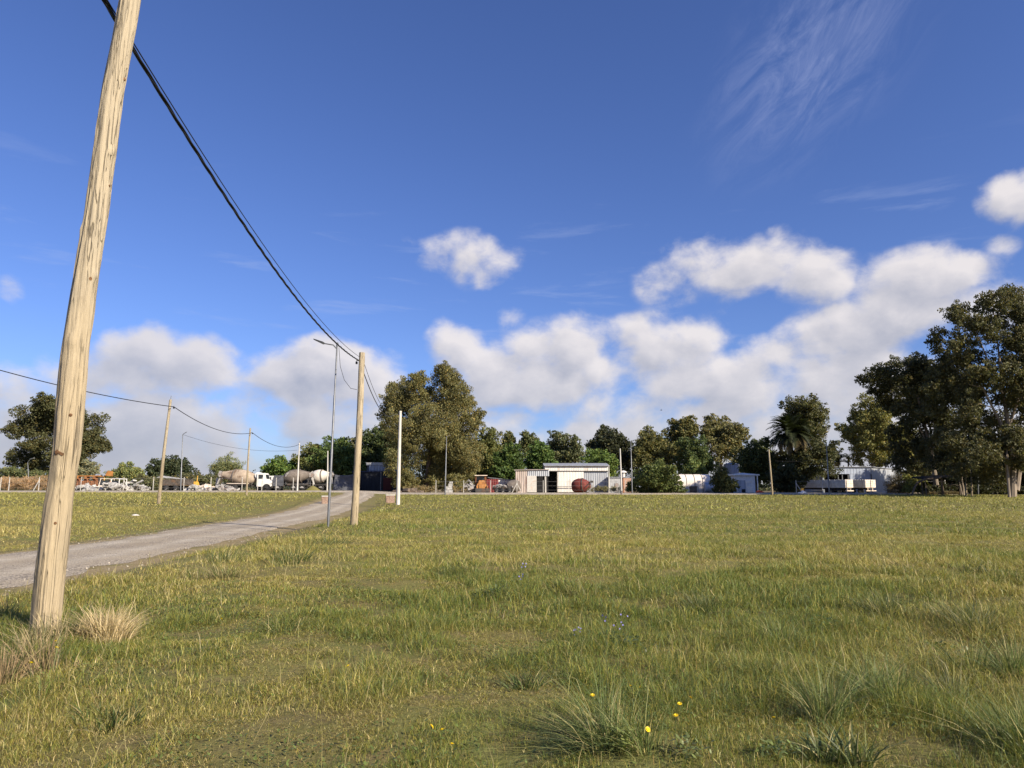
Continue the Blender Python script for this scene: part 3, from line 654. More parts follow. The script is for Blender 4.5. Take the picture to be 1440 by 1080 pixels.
# ------------------------------------------------------------------ trees
def leaf_quads(P, size, rng, droop=0.0, aspect=.55):
    n = len(P); d = rng.normal(0, 1, (n, 3)); d[:, 2] = d[:, 2]*(1-.3*droop)-droop*1.3
    d /= np.linalg.norm(d, axis=1, keepdims=True)
    q = rng.normal(0, 1, (n, 3)); s = np.cross(d, q); s /= np.linalg.norm(s, axis=1, keepdims=True)+1e-9
    L = (size*rng.uniform(.6, 1.35, n))[:, None]
    V = np.stack([P-d*L*.5, P-s*L*aspect*.5+d*L*.05, P+d*L*.5, P+s*L*aspect*.5+d*L*.05], 1)
    return V.reshape(-1, 3), np.arange(4*n).reshape(n, 4)
def crown_points(cs, rs, leaf, dens, rng, flat=1.0, clus=.40, nsub=15):
    out, cl = [], []
    for c, r in zip(cs, rs):
        k = max(5, int(nsub*rng.uniform(.8, 1.2)))
        u = rng.normal(0, 1, (k, 3)); u /= np.linalg.norm(u, axis=1, keepdims=True)
        sub = c + u*(r*rng.uniform(.40, 1.16, (k, 1)))*np.array([1, 1, flat])
        for sc in sub:
            sr = r*clus*rng.uniform(.55, 1.3)
            m = max(6, int(dens*17*(sr/leaf)**2))
            w = rng.normal(0, 1, (m, 3)); w /= np.linalg.norm(w, axis=1, keepdims=True)
            out.append(sc + w*(sr*rng.uniform(.25, 1.05, (m, 1))**.7)*np.array([1, 1, .8])); cl.append(np.full(m, rng.uniform(.82, 1.2)))
        m = int(dens*14*(r/leaf)**2)
        w = rng.normal(0, 1, (m, 3)); w /= np.linalg.norm(w, axis=1, keepdims=True)
        out.append(c + w*(r*.88*rng.uniform(0, 1, (m, 1))**.5)); cl.append(np.full(m, .95))
    return np.concatenate(out), np.concatenate(cl)
def tree(name, label, bx, Y, lobes, col, leaf=.38, dens=1.0, tr=.3, cat='tree', group=None, droop=.15, bark=None, seed=None, depth=.8, flat=.9, clus=.31, nsub=24, limbs=9, fork=.35, extra=None, aspect=.60, puff=1.36, fill=.8, tone=2.0):
    rg = np.random.default_rng(seed if seed is not None else int(bx*7+Y*13))
    base = at(bx, Y); o = thing(name, label, cat, base, 0, group); S = Y/1000
    lobes = list(lobes)
    for _ in range(int(fill*len(lobes))):
        i, j = rg.integers(len(lobes)), rg.integers(len(lobes)); a_, b_ = lobes[i], lobes[j]
        if abs(a_[0]-b_[0])+abs(a_[1]-b_[1]) < 5.0*(a_[2]+b_[2])/2: t_ = rg.uniform(.35, .65); lobes.append((a_[0]*t_+b_[0]*(1-t_), a_[1]*t_+b_[1]*(1-t_), (a_[2]+b_[2])/2*.9))
    xs_ = [l[0] for l in lobes]; wid = max(2.0, (max(xs_)-min(xs_))*S)
    cs, rs = [], []
    for l in lobes:
        dy = rg.uniform(-.5, .5)*wid*depth
        p = W(l[0], l[1], Y)-base; cs.append(np.array([p.x, dy, p.z])); rs.append(l[2]*S*puff)
    # fill out the far and near sides so that the crown is as deep as it is wide
    for i in range(len(lobes)):
        if rg.random() < .45:
            j = rg.integers(len(lobes)); c = cs[i]*.55+cs[j]*.45
            cs.append(np.array([c[0], -np.sign(cs[i][1])*wid*depth*.4, c[2]])); rs.append(rs[i]*.8)
    P, cl = crown_points(cs, rs, leaf, dens, rg, flat, clus, nsub)
    P[:, 2] = np.maximum(P[:, 2], .15+.3*rg.random(len(P)))
    V, Fq = leaf_quads(P, leaf, rg, droop, aspect)
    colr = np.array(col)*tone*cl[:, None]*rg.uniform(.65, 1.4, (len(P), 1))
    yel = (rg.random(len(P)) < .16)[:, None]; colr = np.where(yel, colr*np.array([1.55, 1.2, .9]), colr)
    npmesh('crown', V, Fq, np.repeat(colr, 4, 0), M_LEAF, o)
    mb = MB(); order = sorted(range(len(cs)), key=lambda i: cs[i][2])
    top = np.array([np.mean([c[0] for c in cs]), 0, np.percentile([c[2] for c in cs], 75)])
    hgt = top[2]; f0 = np.array([top[0]*fork*.5, 0, hgt*fork])
    mid = np.array([top[0]*.6, rg.uniform(-.3, .3), hgt*.68])
    mb.tube([(0, 0, -.3), tuple(f0*.5+[rg.uniform(-.1, .1), 0, 0]), tuple(f0), tuple(mid), tuple(top)], [tr*1.1, tr*.9, tr*.7, tr*.4, tr*.1], 9)
    for i in rg.permutation(len(cs))[:limbs]:
        c = cs[i]; a = f0 if c[2] < hgt*.75 else mid
        m1 = a*.5+c*.5+np.array([0, 0, .12*abs(c[0]-a[0])])
        mb.tube([tuple(a), tuple(m1), tuple(c)], [tr*.36, tr*.2, tr*.05], 6)
    if extra: extra(mb, base)
    mb.build('trunk', bark or M_BARK, o, True)
    return o
DG = (.036, .050, .020); OG = (.068, .076, .026); MG = (.052, .078, .024); LG = (.085, .115, .034); GG = (.074, .082, .036); YG = (.105, .112, .032)
tree('broad_tree', 'broad dark tree with a spreading crown behind the near pole at far left', 78, 150, [(60,588,24),(38,593,17),(25,603,13),(85,578,22),(75,568,14),(110,598,24),(130,622,17),(100,632,26),(60,625,16),(35,640,18),(25,645,12),(30,607,12),(78,610,26),(118,645,14),(45,652,17),(85,655,18),(138,628,10)], (.044, .046, .020), tr=.8, dens=1.1, puff=1.14, fill=.6, depth=.35)
tree('shrub', 'grey green scrub at the foot of the broad dark tree', 122, 146, [(112,660,8),(124,657,8),(132,664,6),(104,667,7)], (.11, .115, .07), leaf=.3, tr=.08, cat='shrub')
tree('shrub', 'long low green scrub on the bank below the broad dark tree', 35, 138, [(5,667,8),(18,665,8),(32,668,8),(47,670,8),(62,671,7),(75,672,7),(-10,665,8),(-30,664,9)], (.06, .07, .03), leaf=.3, tr=.08, cat='shrub', depth=.15)
tree('reed_bank', 'dry brown reeds in a bank behind the far left fence', 30, 119, [(x, 680, 8) for x in range(-40, 84, 8)], (.20, .145, .09), leaf=.5, tr=.03, cat='reeds', depth=.06, droop=-.8, aspect=.08, dens=2.2)
tree('shrub', 'pale green rounded bush behind the wrecked white cabs', 176, 140, [(166,666,8),(176,660,9),(186,665,8),(195,670,7),(158,671,6)], (.095, .11, .042), leaf=.3, tr=.1, cat='shrub')
tree('dark_tree', 'small dark spreading tree behind the leaning timber pole', 238, 165, [(236,651,9),(222,659,10),(252,657,10),(258,664,7),(216,666,7),(238,665,13),(245,652,8),(228,653,8)], (.024, .032, .016), leaf=.5, tr=.25, droop=-.2)
tree('olive_tree', 'feathery pale green tree behind the beige mixer drum', 320, 150, [(320,649,9),(308,656,9),(331,658,10),(312,666,10),(325,668,12),(335,668,7),(303,662,6)], (.095, .108, .052), leaf=.45, tr=.2, droop=-.4, aspect=.22, dens=1.2)
tree('round_tree', 'round bright green tree between the two mixer trucks', 397, 140, [(395,651,9),(385,657,9),(406,657,9),(380,665,8),(397,664,12),(413,665,9),(388,671,9)], (.055, .088, .022), leaf=.4, tr=.2)
tree('leafy_tree', 'leafy tree behind the grey mixer truck, left of the street lamp', 440, 140, [(434,636,10),(424,650,11),(440,652,14),(428,663,10),(445,665,14),(447,635,9)], OG, tr=.3)
tree('leafy_tree', 'taller leafy tree behind the street lamp, left of the upright timber pole', 470, 136, [(460,624,9),(474,628,10),(484,625,8),(465,642,15),(486,645,15),(478,662,16),(497,658,11),(492,635,8),(458,660,10)], MG, tr=.35)
tree('slim_tree', 'slim pale grey green tree beside the upright timber pole', 498, 142, [(497,620,5),(497,632,7),(500,645,8),(494,655,7)], (.10, .105, .055), leaf=.35, tr=.15)
tree('dense_tree', 'dense dark green tree right of the upright timber pole', 533, 145, [(535,611,13),(520,618,11),(549,618,12),(527,632,16),(545,636,18),(515,640,10),(533,655,20),(555,655,14),(512,655,8)], DG, tr=.4, leaf=.45)
tree('eucalyptus', 'largest round leafy tree in the centre, olive green and taller than all around it', 600, 122, [(557,541,14),(548,562,13),(543,582,9),(562,562,14),(563,590,18),(587,540,10),(585,565,19),(620,527,13),(626,520,9),(638,540,12),(610,553,19),(640,568,18),(658,565,9),(660,588,14),(673,583,8),(668,602,9),(648,608,20),(620,598,23),(592,612,23),(564,620,18),(575,646,21),(605,648,24),(640,642,24),(660,645,15),(600,673,16),(630,672,17),(572,672,12),(655,668,13),(585,680,10),(645,680,10)], (.076, .073, .030), leaf=.29, tr=.6, droop=.9, dens=1.1, clus=.28, nsub=32, aspect=.45, fork=.2, puff=1.34, limbs=3, fill=1.2, tone=2.1)
tree('slender_tree', 'olive green tree rising just right of the largest tree', 686, 140, [(687,614,11),(679,628,13),(692,632,12),(682,648,15),(695,655,13),(688,668,14),(670,670,10)], OG, tr=.3)
tree('slim_tree', 'thin pointed tree behind the dark round tree, left of a pair', 716, 150, [(716,612,5),(715,622,8),(720,635,9),(710,630,6),(716,650,10)], (.06, .068, .028), leaf=.4, tr=.2, droop=-.5)
tree('slim_tree', 'thin pointed tree behind the rusty shed, right of a pair', 741, 150, [(739,612,5),(744,618,7),(737,625,8),(750,622,7),(743,640,11),(757,635,8)], (.06, .07, .03), leaf=.4, tr=.2, droop=-.5)
tree('round_tree', 'dark round tree behind the red container', 713, 132, [(716,634,10),(705,646,11),(724,646,11),(712,658,14),(728,660,11),(700,663,9),(716,674,12)], (.040, .064, .018), leaf=.42, tr=.3)
tree('round_tree', 'bright edged round tree directly behind the lean-to roof', 762, 138, [(760,631,9),(752,642,10),(768,642,11),(758,655,14),(775,655,9),(747,658,9)], (.046, .074, .020), leaf=.42, tr=.3)
tree('airy_tree', 'feathery casuarina like tree behind the left half of the white shed roof', 793, 145, [(780,612,7),(789,619,10),(778,628,10),(795,632,12),(806,620,7),(811,630,6),(785,645,13),(803,646,12),(775,645,9)], (.058, .066, .032), leaf=.4, tr=.25, droop=.5)
tree('dark_tree', 'tall dark conical tree behind the right half of the white shed roof', 858, 148, [(855,606,8),(848,614,9),(864,615,10),(840,624,9),(856,626,14),(873,624,10),(882,632,9),(834,633,7),(862,642,16),(880,648,12),(845,642,12)], (.026, .030, .016), leaf=.5, tr=.4, droop=-.2)
tree('bush', 'bright green bushy tree just above the right end of the white shed', 842, 136, [(832,642,9),(846,640,9),(856,648,9),(838,655,12),(853,660,10),(824,652,8),(860,662,6)], (.060, .090, .024), leaf=.36, tr=.15, cat='tree')
tree('leafy_tree', 'broad olive tree right of the slim lamp and white pole', 914, 142, [(912,610,9),(903,620,10),(922,618,10),(896,635,10),(912,632,14),(930,632,12),(938,645,10),(905,650,14),(925,652,14)], (.060, .062, .024), tr=.35)
tree('tall_tree', 'tall olive tree with a ragged top above the round white tank, left of a pair', 955, 150, [(948,597,7),(958,603,9),(969,594,8),(975,606,8),(945,612,9),(962,618,14),(952,634,14),(972,632,12),(940,630,8)], (.068, .068, .026), tr=.4, leaf=.45)
tree('tall_tree', 'tall pale topped eucalyptus above the grey tower, right of a pair', 1012, 148, [(1006,589,8),(1020,598,10),(1033,605,9),(1041,612,7),(1003,602,9),(1014,614,13),(1030,620,11),(995,615,9),(1000,634,13),(1022,636,13),(1036,630,7),(990,608,6)], (.080, .078, .034), leaf=.42, tr=.4, bark=M_PALEBARK)
tree('dense_tree', 'dense dark green tree standing behind the round white tank', 972, 135, [(966,626,10),(980,624,9),(972,640,13),(988,640,11),(960,650,11),(980,658,13),(996,652,9)], (.040, .056, .020), tr=.3)
tree('bush', 'light green bush immediately above the round white tank', 976, 127, [(976,652,7),(968,660,7),(984,662,7),(975,667,7)], (.075, .10, .034), leaf=.33, tr=.1, cat='bush')
tree('dense_tree', 'dark rounded tree behind the small grey kiosk', 1062, 124, [(1056,634,11),(1070,630,11),(1045,642,10),(1060,650,16),(1080,642,11),(1046,655,10),(1078,660,13),(1086,672,9),(1072,623,6),(1066,670,12)], (.040, .050, .018), tr=.3)
tree('roadside_bush', 'large dark green roadside bush standing before the round white tank', 925, 103, [(924,660,11),(912,664,9),(936,664,9),(902,672,9),(922,674,14),(940,674,11),(896,681,8),(912,684,11),(932,685,12),(950,684,9),(930,651,6),(888,687,5),(956,689,6)], (.048, .062, .020), leaf=.27, tr=.12, cat='bush')
tree('roadside_bush', 'smaller upright bush between the round white tank and the kiosk', 1017, 104, [(1013,662,6),(1016,671,8),(1009,678,7),(1022,680,8),(1030,682,6),(1013,688,8),(1025,690,6),(1009,654,4)], (.052, .058, .022), leaf=.25, tr=.1, cat='bush')
tree('leafy_tree', 'tall tree with a rounded top rising behind the palm', 1128, 126, [(1118,572,12),(1132,570,11),(1146,574,11),(1157,584,9),(1112,582,9),(1128,588,13),(1146,596,12),(1124,604,12),(1142,612,11),(1152,620,8),(1160,606,5)], (.050, .052, .022), leaf=.36, tr=.45, fork=.45, dens=.9)
tree('dense_tree', 'dark low tree mass under the tall tree, left of the trailers', 1128, 119, [(1120,640,11),(1140,634,12),(1155,640,11),(1110,652,10),(1130,655,14),(1150,658,12),(1118,668,10),(1140,672,11),(1172,630,8),(1180,634,6),(1165,645,8),(1102,640,8)], (.036, .040, .018), leaf=.36, tr=.3, dens=.8)
tree('eucalyptus', 'yellow green tree rising behind the big grey shed', 1225, 140, [(1285,648,11),(1278,622,12),(1262,608,12),(1300,640,11),(1214,570,12),(1205,582,10),(1228,578,12),(1240,588,12),(1199,596,9),(1216,598,15),(1236,606,14),(1200,612,10),(1222,618,16),(1208,628,11),(1246,622,12),(1232,636,14),(1214,642,10),(1258,632,11),(1270,640,10),(1250,644,11)], (.088, .088, .030), leaf=.36, tr=.35, bark=M_PALEBARK, dens=.9)

def limb(px_pts, Y, radii, dy=None):
    def f(mb, base):
        mb.tube([W(x, y, Y)+Vector((0, (dy[i] if dy else 0), 0))-base for i, (x, y) in enumerate(px_pts)], [q*.72 for q in radii], 8)
    return f
def multi(*fs):
    def f(mb, base):
        for q in fs: q(mb, base)
    return f
tree('eucalyptus', 'dark eucalyptus whose long boughs reach left over the grey shed', 1318, 98, [(1290,650,12),(1310,656,12),(1285,630,11),(1330,655,12),(1276,606,9),(1230,532,8),(1243,541,8),(1254,525,9),(1262,534,10),(1274,524,10),(1285,536,12),(1297,530,11),(1305,518,10),(1318,530,12),(1312,552,13),(1270,560,9),(1336,555,13),(1340,535,10),(1212,534,7),(1222,526,7),(1237,520,9),(1248,532,9),(1258,512,8),(1268,518,10),(1284,510,9),(1290,524,12),(1275,536,11),(1262,550,10),(1300,545,13),(1284,560,12),(1305,570,14),(1272,572,9),(1318,590,14),(1295,588,12),(1330,575,12),(1325,610,14),(1302,612,11),(1340,600,11),(1318,632,12),(1340,630,11),(1300,632,9)], (.042, .044, .022), leaf=.30, tr=.35, dens=.95, clus=.30, nsub=24, droop=.5, bark=M_PALEBARK, limbs=3, aspect=.55, puff=1.5, fill=1.0,
     extra=multi(limb([(1318,690),(1312,645),(1308,600),(1292,560),(1262,530),(1225,528)], 98, [.32,.26,.2,.14,.08,.03]), limb([(1312,645),(1296,612),(1275,580),(1262,552)], 98, [.2,.14,.08,.03], [0,-.4,-.8,-1]), limb([(1308,600),(1322,570),(1330,545)], 98, [.15,.1,.03])))
tree('eucalyptus', 'largest eucalyptus at the right edge, with pale trunk and open airy crown', 1424, 84, [(1395,668,12),(1438,672,12),(1362,662,12),(1380,650,13),(1415,640,13),(1348,640,12),(1328,520,11),(1322,545,11),(1335,570,13),(1352,575,13),(1370,560,13),(1338,500,11),(1340,620,12),(1365,640,11),(1398,645,12),(1430,650,13),(1345,441,10),(1334,450,8),(1358,432,9),(1322,466,8),(1330,480,10),(1318,492,7),(1350,462,12),(1378,440,11),(1372,428,9),(1398,422,11),(1412,420,11),(1432,414,13),(1368,478,13),(1392,456,13),(1420,448,14),(1440,440,14),(1350,498,12),(1385,502,14),(1412,482,14),(1438,478,15),(1340,522,11),(1365,530,13),(1398,532,14),(1428,520,15),(1350,556,12),(1380,562,14),(1412,560,15),(1440,556,15),(1362,586,12),(1392,592,14),(1425,592,15),(1350,605,9),(1376,615,11),(1405,620,12),(1432,625,12),
     (1465,425,20),(1475,465,22),(1490,510,24),(1470,550,22),(1480,590,22),(1500,450,18)], (.060, .060, .028), leaf=.27, tr=.1, dens=.95, clus=.29, nsub=24, droop=.8, bark=M_PALEBARK, limbs=0, aspect=.55, depth=.5, puff=1.5, fill=1.1, tone=1.7,
     extra=multi(limb([(1424,702),(1424,670),(1426,640),(1418,600),(1412,560),(1405,500),(1398,440)], 84, [.62,.5,.44,.34,.26,.15,.04]), limb([(1426,640),(1402,600),(1384,575),(1366,548),(1345,545)], 84, [.26,.22,.18,.12,.04], [0,-.8,-1.5,-2,-2.4]), limb([(1412,560),(1390,520),(1370,480),(1350,450)], 84, [.2,.13,.08,.03], [0,-.5,-1,-1.4]), limb([(1418,600),(1440,540),(1455,470),(1450,420)], 84, [.26,.2,.13,.04]), limb([(1430,690),(1445,640),(1462,580),(1480,500)], 84, [.4,.32,.22,.06], [0,1,1.6,2]), limb([(1384,575),(1360,570),(1340,590)], 84, [.12,.08,.03], [-1.5,-2,-2.2]),
     limb([(1418,676),(1408,655),(1396,638),(1389,629),(1378,628)], 84, [.30,.24,.20,.15,.06], [0,-.9,-1.6,-2,-2.3])))
tree('sapling', 'slender leaning pale trunked tree over the ruined shelter', 1354, 93, [(1335,636,8),(1344,630,8),(1332,648,7),(1350,640,8),(1360,648,7),(1362,662,6),(1352,655,5)], (.066, .066, .028), leaf=.28, tr=.14, dens=.8, droop=.6, bark=M_PALEBARK, limbs=3, extra=limb([(1354,700),(1348,676),(1341,648)], 93, [.16,.13,.08]))
tree('dead_trunk', 'bare pale dead trunk leaning beside the big eucalyptus', 1419, 81, [(1414,650,3)], (.066, .066, .028), leaf=.25, tr=.05, dens=.5, bark=M_PALEBARK, limbs=0, extra=limb([(1420,705),(1418,680),(1415,636)], 81, [.22,.19,.05]), cat='dead tree')
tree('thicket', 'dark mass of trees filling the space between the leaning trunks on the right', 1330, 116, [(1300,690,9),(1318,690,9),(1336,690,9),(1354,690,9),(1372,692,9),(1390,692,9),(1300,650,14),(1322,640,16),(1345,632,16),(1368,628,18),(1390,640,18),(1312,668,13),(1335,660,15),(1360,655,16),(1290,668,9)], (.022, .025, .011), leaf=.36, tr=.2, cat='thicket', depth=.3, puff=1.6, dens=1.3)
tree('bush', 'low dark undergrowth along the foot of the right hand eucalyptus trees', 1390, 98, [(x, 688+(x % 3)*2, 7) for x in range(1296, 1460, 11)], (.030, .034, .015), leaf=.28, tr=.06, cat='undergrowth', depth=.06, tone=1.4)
tree('bush', 'dark undergrowth round the foot of the full headed palm', 1108, 114, [(1090,672,9),(1102,662,9),(1112,668,10),(1122,676,9),(1096,684,8),(1110,684,9),(1124,688,7)], (.032, .036, .016), leaf=.34, tr=.1, cat='bush')
tree('eucalyptus', 'eucalyptus standing at the far right edge behind the largest one', 1500, 106, [(1452,560,14),(1470,540,16),(1495,530,18),(1520,550,18),(1540,580,16),(1465,580,15),(1490,570,18),(1515,595,18),(1480,610,17),(1505,625,16),(1455,615,12),(1535,620,15)], (.05, .052, .024), leaf=.4, tr=.4, bark=M_PALEBARK, droop=.6)
tree('eucalyptus', 'tall eucalyptus standing outside the field on the right', 1600, 100, [(1560,560,18),(1585,530,18),(1610,520,20),(1640,545,18),(1575,590,20),(1605,570,22),(1640,590,20),(1590,620,18),(1620,620,20),(1655,620,16)], (.05, .052, .024), leaf=.45, tr=.45, bark=M_PALEBARK, droop=.6)
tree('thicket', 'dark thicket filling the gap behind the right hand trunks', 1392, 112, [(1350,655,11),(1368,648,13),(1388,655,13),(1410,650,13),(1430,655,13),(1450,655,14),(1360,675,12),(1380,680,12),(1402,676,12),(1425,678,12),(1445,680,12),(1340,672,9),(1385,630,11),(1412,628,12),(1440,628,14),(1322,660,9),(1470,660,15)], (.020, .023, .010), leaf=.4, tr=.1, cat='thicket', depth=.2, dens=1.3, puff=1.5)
tree('scrub_bush', 'twiggy brownish bush before the end wall of the grey shed', 1264, 101, [(1256,676,7),(1266,672,7),(1274,680,7),(1260,687,8),(1272,690,7),(1250,685,5)], (.075, .062, .035), leaf=.2, tr=.07, cat='bush', dens=.45, aspect=.2, clus=.5)
tree('scrub_bush', 'yellow green bush beside the ruined shelter', 1283, 99, [(1280,672,6),(1288,676,6),(1284,684,7),(1276,688,5),(1291,686,5)], (.105, .11, .036), leaf=.22, tr=.07, cat='bush', dens=.6)
tree('scrub_bush', 'low weedy scrub round the foot of the ruined shelter', 1320, 95, [(1300,694,5),(1312,696,5),(1326,696,5),(1340,697,5),(1352,698,4)], (.085, .07, .04), leaf=.22, tr=.05, cat='bush', dens=.6, aspect=.2, depth=.1)
tree('weeds', 'tall dry weeds growing beside the red mixer drum', 845, 109, [(832,689,4),(842,687,4),(852,688,4),(862,689,4),(872,688,4),(884,689,4)], (.10, .095, .05), leaf=.3, tr=.03, cat='weeds', dens=1.3, droop=-.8, aspect=.12, depth=.1)
tree('weeds', 'brown scrub at the foot of the largest leafy tree', 590, 116, [(572,688,4),(584,687,5),(597,688,5),(610,687,4),(640,688,4),(652,689,4)], (.12, .10, .055), leaf=.35, tr=.03, cat='weeds', dens=1.2, droop=-.6, aspect=.15, depth=.1)
tree('scrub_bush', 'dull green scrub along the yard behind the wrecked cabs', 225, 132, [(140,676,6),(160,677,6),(180,679,5),(198,676,7),(215,677,7),(232,678,6),(262,672,7),(282,672,7),(296,674,6),(305,678,6)], (.06, .062, .03), leaf=.32, tr=.05, cat='bush', depth=.08)
tree('scrub_bush', 'green scrub around the junk right of the leaning timber pole', 290, 128, [(205,680,6),(220,682,6),(275,676,7),(290,676,7),(300,680,6),(195,684,5)], (.06, .065, .03), leaf=.3, tr=.05, cat='bush', depth=.1)
# far woods on the skyline
fr = np.random.default_rng(5); P = []
for k in range(420):
    x = fr.uniform(-420, 60); c = np.array([x, 420+fr.uniform(-20, 60), fr.uniform(1, 6.5)]); w = fr.normal(0, 1, (130, 3)); P.append(c+w*np.array([2.6, 3, 1.0]))
for k in range(620):
    x = fr.uniform(-150, 260); c = np.array([x, 180+fr.uniform(-8, 25), fr.uniform(.5, 3.6 if x < -36 else (9.0 if x < 66 else 6))]); w = fr.normal(0, 1, (110, 3)); P.append(c+w*np.array([1.6, 1.8, .7]))
P = np.concatenate(P); P[:, 2] = np.maximum(P[:, 2], .7); V, Fq = leaf_quads(P, .62, fr)
tagp(npmesh('far_woodland', V, Fq, np.repeat(np.array((.045, .058, .030))*fr.uniform(.6, 1.4, (len(P), 1)), 4, 0), M_LEAF), 'far dark woodland along the skyline behind the yard', 'woodland', kind='stuff')

def palm(label, bx, Y, cpx, R, nfr, seed, tr):
    rg = np.random.default_rng(seed); b = at(bx, Y); o = thing('palm_tree', label, 'palm tree', b, 0, 'palms')
    top = W(cpx[0], cpx[1], Y)-b
    n = 14; pts = [top*(i/n) for i in range(n+1)]
    MB().tube([(0, 0, -.3)]+pts[1:], [tr*1.1]+[tr*(1+.06*(i % 2)) for i in range(n)], 12).tube([top-Vector((0, 0, .9)), top-Vector((0, 0, .4)), top+Vector((0, 0, .2))], [tr, tr*1.7, tr*.8], 12).build('trunk', M_BARK, o)
    V, Cc = [], []
    for k in range(nfr):
        a = rg.uniform(0, 2*np.pi); el0 = rg.uniform(-.55, 1.5); L = R*rg.uniform(.85, 1.12); m = 26
        p = np.array(top); th = el0; dirh = np.array([math.cos(a), math.sin(a)])
        colr = np.array((.030, .038, .017))*rg.uniform(.7, 1.4) if el0 > -.15 else np.array((.14, .11, .05))
        for i in range(m):
            stp = L/m; th -= 1.5/m*(.35+1.2*i/m)
            d = np.array([dirh[0]*math.cos(th), dirh[1]*math.cos(th), math.sin(th)]); q = p+d*stp
            side = np.array([-dirh[1], dirh[0], 0]); up = np.cross(side, d)*-1
            ll = R*.23*math.sin(math.pi*min(1, (i+2)/(m+2))**.8)+.05
            for s in (-1, 1):
                tip = p+side*s*ll*.95+d*ll*.6+up*ll*(.22+rg.uniform(-.12, .1)); wv = d*stp*.6
                V += [p-wv, tip, p+wv]; Cc += [colr*rg.uniform(.8, 1.2)]*3
            V += [p-up*.03, q, p+up*.03]; Cc += [colr]*3
            p = q
    V = np.array(V); npmesh('fronds', V, np.arange(len(V)).reshape(-1, 3), np.array(Cc), M_LEAF, o)
palm('dark palm with a full round head beside the tall tree', 1113, 117, (1112, 610), 4.3, 120, 3, .34)
palm('half hidden palm with arching fronds behind the big grey shed', 1176, 150, (1177, 650), 3.4, 30, 8, .3)

# ------------------------------------------------------------------ vehicles and yard machines
def wheel(o, x, y, r, w=.3):
    t = MB().lathe((x, y-w/2, r), (0, 1, 0), [(0, r*.55), (0, r*.92), (w*.12, r), (w*.88, r), (w, r*.92), (w, r*.55)], 20).build('wheel', M_TYRE, o, True)
    MB().lathe((x, y-w/2-.012, r), (0, 1, 0), [(0, r*.15), (.03, r*.2), (.012, r*.54), (w+.02, r*.54)], 16).build('rim', M_RIM, t, True)
def bonnet_cab(o, x0, m, s=1.0, z0=.75):
    prof = [(0, 0), (2.35, 0), (2.4, .75), (2.3, .98), (1.5, 1.16), (1.25, 2.1), (1.1, 2.2), (.08, 2.2), (0, 2.1)]
    q = [(x0+a*s, z0+b*s) for a, b in prof]
    c = MB().prism(q, -1.1*s, 1.1*s).build('cab', m, o)
    for sy in (-1, 1):
        y = sy*1.1*s; mb = MB(); e = .012*sy
        P = [(.22, 1.25), (.98, 1.25), (.98, 1.95), (.22, 1.95)]
        vs = [(x0+a*s, y+e, z0+b*s) for a, b in P]+[(x0+a*s, y-e, z0+b*s) for a, b in P]
        mb.add(vs, [(0, 1, 2, 3), (7, 6, 5, 4), (0, 4, 5, 1), (1, 5, 6, 2), (2, 6, 7, 3), (3, 7, 4, 0)]).build('side_window', M_GLASS, c)
    MB().box((x0+1.40*s, 0, z0+1.62*s), (.03, 1.7*s, .72*s), 0, -.26, 0).build('windscreen', M_GLASS, c)
    MB().box((x0+2.46*s, 0, z0-.05), (.12, 2.2*s, .28)).build('bumper', M_CHASSIS, c)
    for sy in (-.75, .75): MB().lathe((x0+2.36*s, sy*s, z0+.45*s), (1, 0, 0), [(0, .14), (.07, .12)], 12).build('headlight', M_RIM, c)
    for sy in (-1, 1): MB().lathe((x0+1.62*s, sy*1.1*s-.03, .52), (0, 1, 0), [(0, .66), (.06, .66)], 20).build('wheel_arch', M_DARK, c)
    return c
def drum_prof(L, R): return [(0, R*.42), (.06*L, R*.46), (.30*L, R*.80), (.46*L, R*.98), (.58*L, R), (.74*L, R*.95), (.92*L, R*.66), (L, R*.40)]
